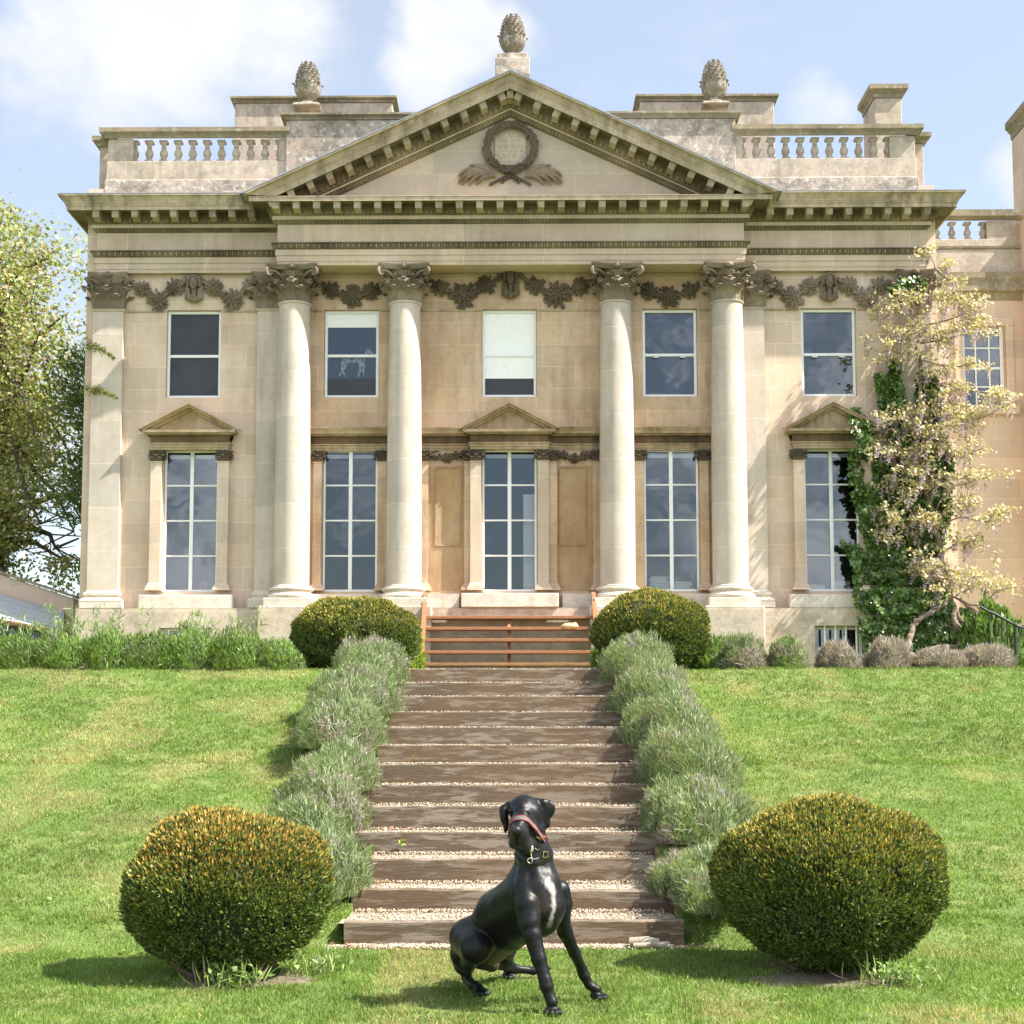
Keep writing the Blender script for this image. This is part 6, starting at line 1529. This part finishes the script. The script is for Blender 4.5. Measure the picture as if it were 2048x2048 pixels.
CL = [(1853, 508, 14, 14), (1886, 529, 20, 12), (1910, 562, 18, 12), (1819, 599, 55, 20), (1903, 600, 55, 20), (1953, 612, 28, 14), (1765, 623, 22, 14), (1937, 646, 52, 18), (1769, 676, 46, 18), (1820, 655, 40, 16), (1886, 682, 45, 18), (1953, 663, 32, 14), (1796, 713, 46, 18), (1870, 737, 42, 16), (1953, 728, 34, 12), (1903, 777, 58, 18), (1985, 786, 40, 12), (1853, 818, 40, 16), (1920, 820, 58, 20), (2018, 810, 26, 8), (1783, 837, 44, 18), (1840, 859, 52, 20), (1940, 845, 45, 14), (1798, 902, 50, 20), (1826, 939, 50, 20), (1940, 899, 52, 18), (1812, 973, 46, 18), (1954, 950, 42, 18), (1798, 1021, 46, 20), (1845, 1041, 48, 20), (1925, 1007, 50, 20), (1988, 1030, 44, 16), (1778, 1066, 26, 14), (1940, 1078, 50, 20), (1854, 1126, 46, 22), (1925, 1157, 70, 26), (2010, 1171, 42, 16), (1869, 1185, 44, 18), (1890, 960, 40, 18), (1880, 900, 36, 18)]
YL = [(.52, .46, .24), (.58, .52, .30), (.47, .39, .20), (.54, .44, .25), (.62, .57, .37), (.45, .44, .22), (.54, .45, .34)]; LI = [(.52, .42, .52), (.45, .35, .50), (.60, .52, .56), (.38, .29, .46)]; lp, fp, tw = [], [], []
for (cx, cy, rx, ry) in CL:
    n = int(rx * ry * .36) + 40; 
    for b in range(max(2, n // 26)):                                 # little sprays: a twig with leaflets hanging off it
        px, py = cx + r.normal() * rx * .52, cy + r.normal() * ry * .55; p = W(px, py, -.35 - .55 * r.random()); d = unit(np.array([r.normal() * .9 + (.3 if cx > 1840 else -.3), r.normal() * .5 - .2, r.normal() * .35 + .12])); L_ = r.uniform(.15, .32)
        mb.tube([tuple(p - d * L_ * .6), tuple(p), tuple(p + d * L_ * .6 + [0, 0, -.03])], [.007, .005, .003], 4)
        t = r.uniform(-.6, .7, 22)[:, None]; lp.append(p + d * L_ * t + r.normal(size=(22, 3)) * [.045, .045, .035])
        if r.random() < .8:
            s = p + d * L_ * r.uniform(-.3, .5); k = 34; t = r.uniform(0, 1, k); fp.append(s + np.stack([r.normal(size=k) * .03 * (1 - .7 * t) - .03 * t, r.normal(size=k) * .03 * (1 - .7 * t), -.03 - .19 * t], -1))
mb.build('trunk', M['bark'], wi, smooth=60)
P = np.concatenate(lp); n = len(P); v, f, c = leaves(P, r.normal(size=(n, 3)) * .8 + [.3, -.6, .7], r.uniform(.05, .10, n), r.uniform(.03, .055, n), pal(YL, n, r, .15), 5, droop=(0, 0, -1)); npmesh('leaves', v, f, M['leaf'], wi, origin=(7.2, -.9, TERR), col=c)
P = np.concatenate(fp); n = len(P); v, f, c = leaves(P, r.normal(size=(n, 3)) + [.2, -.8, .3], r.uniform(.028, .045, n), r.uniform(.02, .03, n), pal(LI, n, r, .15), 6); npmesh('flowers', v, f, M['petal'], wi, origin=(7.2, -.9, TERR), col=c)

# ================================================================== IRON RAILING
o = thing('iron_railing', 'black iron stair railing with scrolled newel at the right edge', 'railing', (7.9, -2.6, TERR)); yr = -2.4; mb = MB()
rp_ = [W(x, y, yr) for x, y in ((1960, 1213), (1975, 1222), (1990, 1228), (2012, 1240), (2034, 1252), (2046, 1256))]; mb.tube([tuple(p) for p in rp_], .022, 8)
sc = rp_[-1] + [0, 0, -.04]; mb.tube([tuple(sc + np.array([.05 * math.cos(t) * (1 - t / 9), 0, .05 * math.sin(t) * (1 - t / 9)])) for t in np.linspace(PI / 2, -3.4 * PI / 2, 14)], .012, 6); mb.build('handrail', M['iron'], o, smooth=60)
for px, py in ((1978, 1224), (1991, 1229), (2003, 1236), (2014, 1242)):
    a = W(px, py, yr); mb = MB(); mb.tube([tuple(a), (a[0], a[1], TERR - .1)], .012, 6); mb.build('baluster', M['iron'], o, smooth=60)
a = W(2030, 1250, yr); mb = MB(); mb.tube([tuple(a), (a[0], a[1], TERR - .1)], .026, 8); mb.ell(tuple(a), (.04, .04, .04), 8, 6); mb.build('newel_post', M['iron'], o, smooth=60)
# ================================================================== THE DOG
def D(zx, zy, dy): return W(850 + .2577 * zx, 1550 + .2577 * zy, -18.9 + dy)
def dog():
    S = SDF(); k = .045
    c = lambda a, b, ra, rb, kk=k: S.cone(D(*a), D(*b), ra, rb, kk)
    # trunk
    c((815, 930, .0), (600, 1085, .30), .155, .148); c((600, 1085, .30), (400, 1270, .52), .148, .105); c((870, 900, -.06), (915, 1020, -.07), .130, .122); c((925, 1050, -.06), (925, 1130, -.03), .095, .078)
    c((860, 1120, .02), (660, 1230, .28), .105, .092); c((660, 1230, .28), (520, 1360, .55), .092, .085)
    # neck
    c((825, 800, .02), (845, 600, -.01), .122, .088); c((845, 620, -.01), (830, 430, -.03), .088, .074); c((950, 810, -.04), (875, 600, -.03), .062, .05)
    c((770, 760, -.09), (800, 620, -.08), .035, .03, .03); c((870, 790, -.12), (850, 650, -.09), .03, .026, .025)
    # forelegs
    for ch in (((775, 840, -.11, .058), (792, 1000, -.16, .066), (805, 1150, -.185, .055), (832, 1240, -.20, .050), (885, 1430, -.225, .040), (932, 1590, -.245, .034), (944, 1640, -.25, .036), (962, 1710, -.255, .028)),
               ((1050, 890, -.02, .055), (1060, 1000, .0, .060), (1058, 1120, .03, .046), (1088, 1220, .06, .041), (1160, 1380, .13, .032), (1218, 1510, .185, .028), (1236, 1556, .19, .030), (1275, 1630, .195, .025))):
        for a, b in zip(ch, ch[1:]): c(a[:3], b[:3], a[3], b[3], .014)
    c((792, 1000, -.16), (818, 1130, -.19), .058, .05, .02); c((1060, 1000, .0), (1058, 1130, .03), .05, .044, .02)
    # hind leg, near side
    c((345, 1265, .46), (395, 1345, .22), .120, .092, .035); c((300, 1390, .50), (300, 1470, .58), .082, .062, .03); c((390, 1340, .22), (335, 1480, .50), .070, .044, .025); c((335, 1480, .52), (318, 1560, .62), .036, .028, .016); c((318, 1575, .60), (385, 1640, .40), .029, .028, .016)
    # far hind leg and seat
    c((470, 1330, .75), (640, 1360, .74), .10, .052); c((645, 1360, .74), (655, 1470, 1.02), .042, .027, .02); c((655, 1470, 1.04), (645, 1495, 1.0), .027, .029, .02); c((430, 1430, .66), (520, 1470, .66), .06, .045)
    # paws with toes
    def paw(ctr, d, w, s):
        p = D(*ctr); d = unit(np.array(d, float)); sd = np.array([-d[1], d[0], 0]); gzv = float(gz(p[0], p[1]))
        p[2] = gzv + .034 * s; S.ell(p - d * .012, (.045 * s, .05 * s, .036 * s), .02)
        for j in range(4):
            o = (j - 1.5) * .027 * s * w; f_ = .052 * s if j in (1, 2) else .034 * s
            S.cone(p + sd * o * .8 + d * .01, p + sd * o * 1.1 + d * f_ + [0, 0, -.008 * s], .022 * s, .018 * s, .006)
    paw((990, 1770, -.27), (.12, -1, 0), 1.0, .84); paw((1345, 1668, .19), (.75, -.6, 0), 1.0, .82); paw((430, 1660, .34), (.45, -1, 0), 1.0, .84); paw((645, 1500, .98), (.5, -1, 0), 1.0, .7)
    S.cone(D(965, 1710, -.255), D(985, 1765, -.265), .028, .032, .012); S.cone(D(1275, 1630, .195), D(1330, 1665, .19), .025, .028, .012); S.cone(D(385, 1640, .40), D(420, 1662, .36), .028, .030, .012)
    S.ell(D(905, 1650, -.235), (.012, .016, .016), .01); S.ell(D(1198, 1535, .2), (.012, .016, .016), .01)
    # tail
    c((540, 1460, .85), (700, 1505, 1.0), .035, .026, .02); c((700, 1505, 1.0), (840, 1520, 1.03), .026, .022, .02); c((840, 1520, 1.03), (965, 1498, 1.03), .022, .012, .02)
    # skull
    S.ell(D(772, 275, -.03), (.088, .098, .082), .04); S.ell(D(762, 235, -.045), (.062, .07, .05), .03)
    S.cone(D(768, 300, -.09), D(738, 375, -.16), .062, .052, .025); S.cone(D(738, 385, -.17), D(712, 435, -.235), .050, .036, .02)
    S.ell(D(703, 430, -.262), (.034, .026, .026), .012)
    S.cone(D(712, 455, -.215), D(690, 530, -.20), .034, .030, .018); S.cone(D(745, 460, -.205), D(775, 545, -.165), .046, .040, .02); S.cone(D(775, 545, -.165), D(800, 560, -.12), .040, .032, .02)
    S.cone(D(800, 400, -.10), D(812, 520, -.09), .055, .045, .03); S.cone(D(715, 400, -.10), D(700, 480, -.13), .045, .036, .03)
    S.cone(D(730, 560, -.19), D(790, 580, -.10), .024, .03, .014)
    S.cone(D(752, 255, -.115), D(728, 275, -.118), .026, .020, .02); S.ell(D(806, 268, -.10), (.028, .02, .014), .012); S.ell(D(672, 282, -.09), (.022, .02, .014), .012)
    S.ell(D(850, 300, -.06), (.035, .06, .05), .03)
    for e_ in ((800, 291, -.118), (667, 306, -.105)): S.ell(D(*e_), (.017, .016, .012), .01, sub=True)
    S.ell(D(712, 505, -.235), (.004, .03, .045), .006, sub=True); S.ell(D(712, 548, -.235), (.022, .03, .010), .008, sub=True)
    for q in ((688, 436), (722, 436)): S.ell(D(q[0], q[1], -.285), (.009, .012, .007), .004, sub=True)
    # ears: folded flaps
    Rz = lambda a: np.array([[math.cos(a), 0, math.sin(a)], [0, 1, 0], [-math.sin(a), 0, math.cos(a)]])
    S.cone(D(862, 215, -.02), D(915, 215, -.03), .026, .022, .015); S.ell(D(940, 270, -.03), (.050, .020, .058), .014, R=Rz(.5)); S.ell(D(920, 345, -.03), (.034, .016, .055), .014, R=Rz(-.45))
    S.cone(D(648, 235, -.02), D(615, 270, -.03), .022, .024, .015); S.ell(D(612, 315, -.03), (.024, .030, .060), .012, R=Rz(-.15)); S.ell(D(630, 395, -.035), (.014, .022, .042), .012, R=Rz(.1))
    V, F = S.mesh(D(150, 1850, 0) + [0, -.55, -.06], D(1480, 120, 0) + [0, 1.35, .03], .0075)
    # project on the surface for smoothness
    for it in range(2):
        e_ = .004; g = np.stack([S(V + np.eye(3)[i] * e_) - S(V - np.eye(3)[i] * e_) for i in range(3)], -1) / (2 * e_); d = S(V); V = V - (g / np.maximum((g ** 2).sum(1, keepdims=True), .2)) * np.clip(d, -.006, .006)[:, None]
    # coat colours: black with a white blaze on the chest and a brownish bare groin
    col = np.tile([[.0036, .0038, .0048]], (len(V), 1)).astype(float)
    def dist(pl, dy):
        best = np.full(len(V), 9.)
        for (a, ra), (b, rb) in zip(pl, pl[1:]):
            A_, B_ = D(*a, dy), D(*b, dy); ab = B_ - A_; ab[1] = 0; P_ = V - A_; P_[:, 1] = 0; h = np.clip(P_ @ ab / (ab @ ab), 0, 1); best = np.minimum(best, np.linalg.norm(P_ - h[:, None] * ab, axis=1) - (ra + (rb - ra) * h))
        return best
    front = V[:, 1] < D(930, 950, .02)[1]; nz = (vnoise(V * 60) - .5) * .016 + (vnoise(V * 22) - .5) * .02
    bl = dist([((942, 805), .006), ((960, 850), .018), ((992, 900), .015), ((1000, 980), .007), ((985, 1080), .010), ((958, 1160), .010)], -.1) + nz
    k = np.clip(.5 - bl / .016, 0, 1) * front; col = col * (1 - k[:, None]) + np.array([.30, .28, .265]) * k[:, None]
    br = dist([((915, 930), .03), ((915, 1030), .03)], -.1) + nz; k = np.clip(.5 - br / .05, 0, 1) * front * .6; col = col * (1 - k[:, None]) + np.array([.028, .018, .014]) * k[:, None]
    gr = dist([((470, 1360), .06), ((540, 1440), .07), ((640, 1440), .03)], .5) + nz; k = np.clip(.5 - gr / .05, 0, 1) * (V[:, 1] > D(500, 1400, .2)[1]) * .8; col = col * (1 - k[:, None]) + np.array([.075, .045, .038]) * k[:, None]
    mz = dist([((700, 520), .05), ((780, 540), .05)], -.2); k = np.clip(.5 - mz / .04, 0, 1) * (V[:, 1] < D(750, 500, -.08)[1]) * .6; col = col * (1 - k[:, None]) + np.array([.034, .030, .032]) * k[:, None]
    o = thing('dog', 'large glossy black dog with white chest blaze sitting on the grass', 'dog', tuple(D(700, 1700, .2) * [1, 1, 0]))
    npmesh('dog_body', V, F, M['fur'], o, origin=tuple(WLOC[o.name]), col=col, smooth=180)
    def surf(zx, zy, off=0.0):
        d = ray(850 + .2577 * zx, 1550 + .2577 * zy); t = 8.0
        for _ in range(90):
            e_ = float(S((CAM + d * t)[None])[0]); t += e_ * .8
            if abs(e_) < 1e-4: break
        return CAM + d * (t - off)
    for zx, zy, rr in ((800, 291, .0145), (667, 306, .011)):
        p = surf(zx, zy, -.004); mb = MB(); mb.ell(tuple(p), (rr, rr, rr * .9), 14, 10); mb.build('eye', M['eye'], o, smooth=180)
    p = surf(703, 428, -.012); mb = MB(); mb.ell(tuple(p), (.034, .024, .025), 16, 12); mb.build('nose', M['nose'], o, smooth=180)
    def strap(name, ctr, axis, w, mats, off=.004, stripes=None, rmax=.25, par=None):
        """band wrapped round the body where a plane cuts it"""
        axis = unit(np.array(axis, float)); u = unit(np.cross(axis, [0.3, .9, .1])); v_ = np.cross(axis, u); n = 72; rad = []
        for j in range(n):
            d = u * math.cos(2 * PI * j / n) + v_ * math.sin(2 * PI * j / n); best = 0
            for h_ in ((-w / 2, 0, w / 2) if stripes else (0,)):
                tt = np.arange(.004, rmax, .0012); e_ = S(ctr + axis * h_ + tt[:, None] * d); out_ = np.where(e_ < 0)[0]; k_ = len(tt) - 1
                if len(out_):
                    q_ = np.where(e_ > 0)[0]; q_ = q_[q_ > out_[0]]; k_ = q_[0] if len(q_) else len(tt) - 1
                best = max(best, tt[k_])
            rad.append(best)
        rad = np.array(rad)
        for _ in range(3): rad = np.maximum(rad, (np.roll(rad, 1) + np.roll(rad, -1)) / 2)
        def band(h0, h1, o0, o1):
            m = MB(); R_ = []
            for j in range(n):
                d = u * math.cos(2 * PI * j / n) + v_ * math.sin(2 * PI * j / n)
                R_.append([ctr + axis * h0 + d * (rad[j] + o0), ctr + axis * h0 + d * (rad[j] + o1), ctr + axis * h1 + d * (rad[j] + o1), ctr + axis * h1 + d * (rad[j] + o0)])
            m.loft(R_ + [R_[0]]); return m
        b = band(-w / 2, w / 2, -.006, off).build(name, mats, o if par is None else par, smooth=40)
        if stripes:
            for s in (-1, 1): band(s * w / 2 - .0022, s * w / 2 + .0022, -.004, off + .0015).build('red_edging', stripes, b, smooth=40)
        return b, rad
    col_, rad = strap('collar', D(842, 622, -.01), (-.10, -.42, 1), .040, M['leather'])
    def hw(name, fn, mat, par):
        mb = MB(); fn(mb); return mb.build(name, mat, par, smooth=60)
    a = surf(935, 618, .006)
    hw('buckle', lambda m: m.tube([tuple(a + q) for q in ((-.014, -.003, -.016), (.012, .003, -.013), (.015, .003, .017), (-.011, -.003, .015), (-.014, -.003, -.016))], .0032, 6), M['brass'], col_)
    a1 = surf(828, 640, .006); hw('keeper', lambda m: m.tube([tuple(a1 + q) for q in ((-.004, 0, .024), (0, 0, 0), (.002, 0, -.024))], .0035, 6), M['brass'], col_)
    a2 = surf(835, 665, .012); hw('clip', lambda m: (m.tube([tuple(a2 + [.016 * math.cos(t) - .012, 0, .014 * math.sin(t)]) for t in np.linspace(.3, 5.6, 12)], .0035, 6), m.tube([tuple(a2 + q) for q in ((.0, 0, .008), (.022, 0, .012), (.036, -.002, .018))], .004, 6)), M['steel'], col_)
    a3 = surf(828, 575, .004); hw('tag', lambda m: (m.ell(tuple(a3), (.011, .004, .02), 10, 8), m.tube([tuple(a3 + [.02, 0, .004]), tuple(a3 + [.03, -.004, -.006]), tuple(a3 + [.044, 0, .004])], .003, 6)), M['steel'], col_)
    nb, _ = strap('noseband', D(750, 405, -.10) + np.array([.0, -.026, -.026]), (.02, -.72, -.70), .029, M['greyweb'], .003, M['redweb'], .15)
    def cheek(m):
        pts = [surf(846, 425, .004), surf(862, 470, .004), surf(880, 500, .004), surf(905, 515, .006)]; m.tube([tuple(p) for p in pts], .007, 6)
    hw('cheek_strap', cheek, M['leather'], nb)
    a4, a5 = surf(862, 478, .008), surf(900, 497, .008); hw('slider', lambda m: m.tube([tuple(a4), tuple(a5)], .006, 6), M['brass'], nb)
    a6 = surf(920, 484, .004); hw('red_toggle', lambda m: m.ell(tuple(a6), (.014, .012, .012), 10, 8), M['redweb'], nb)
dog()
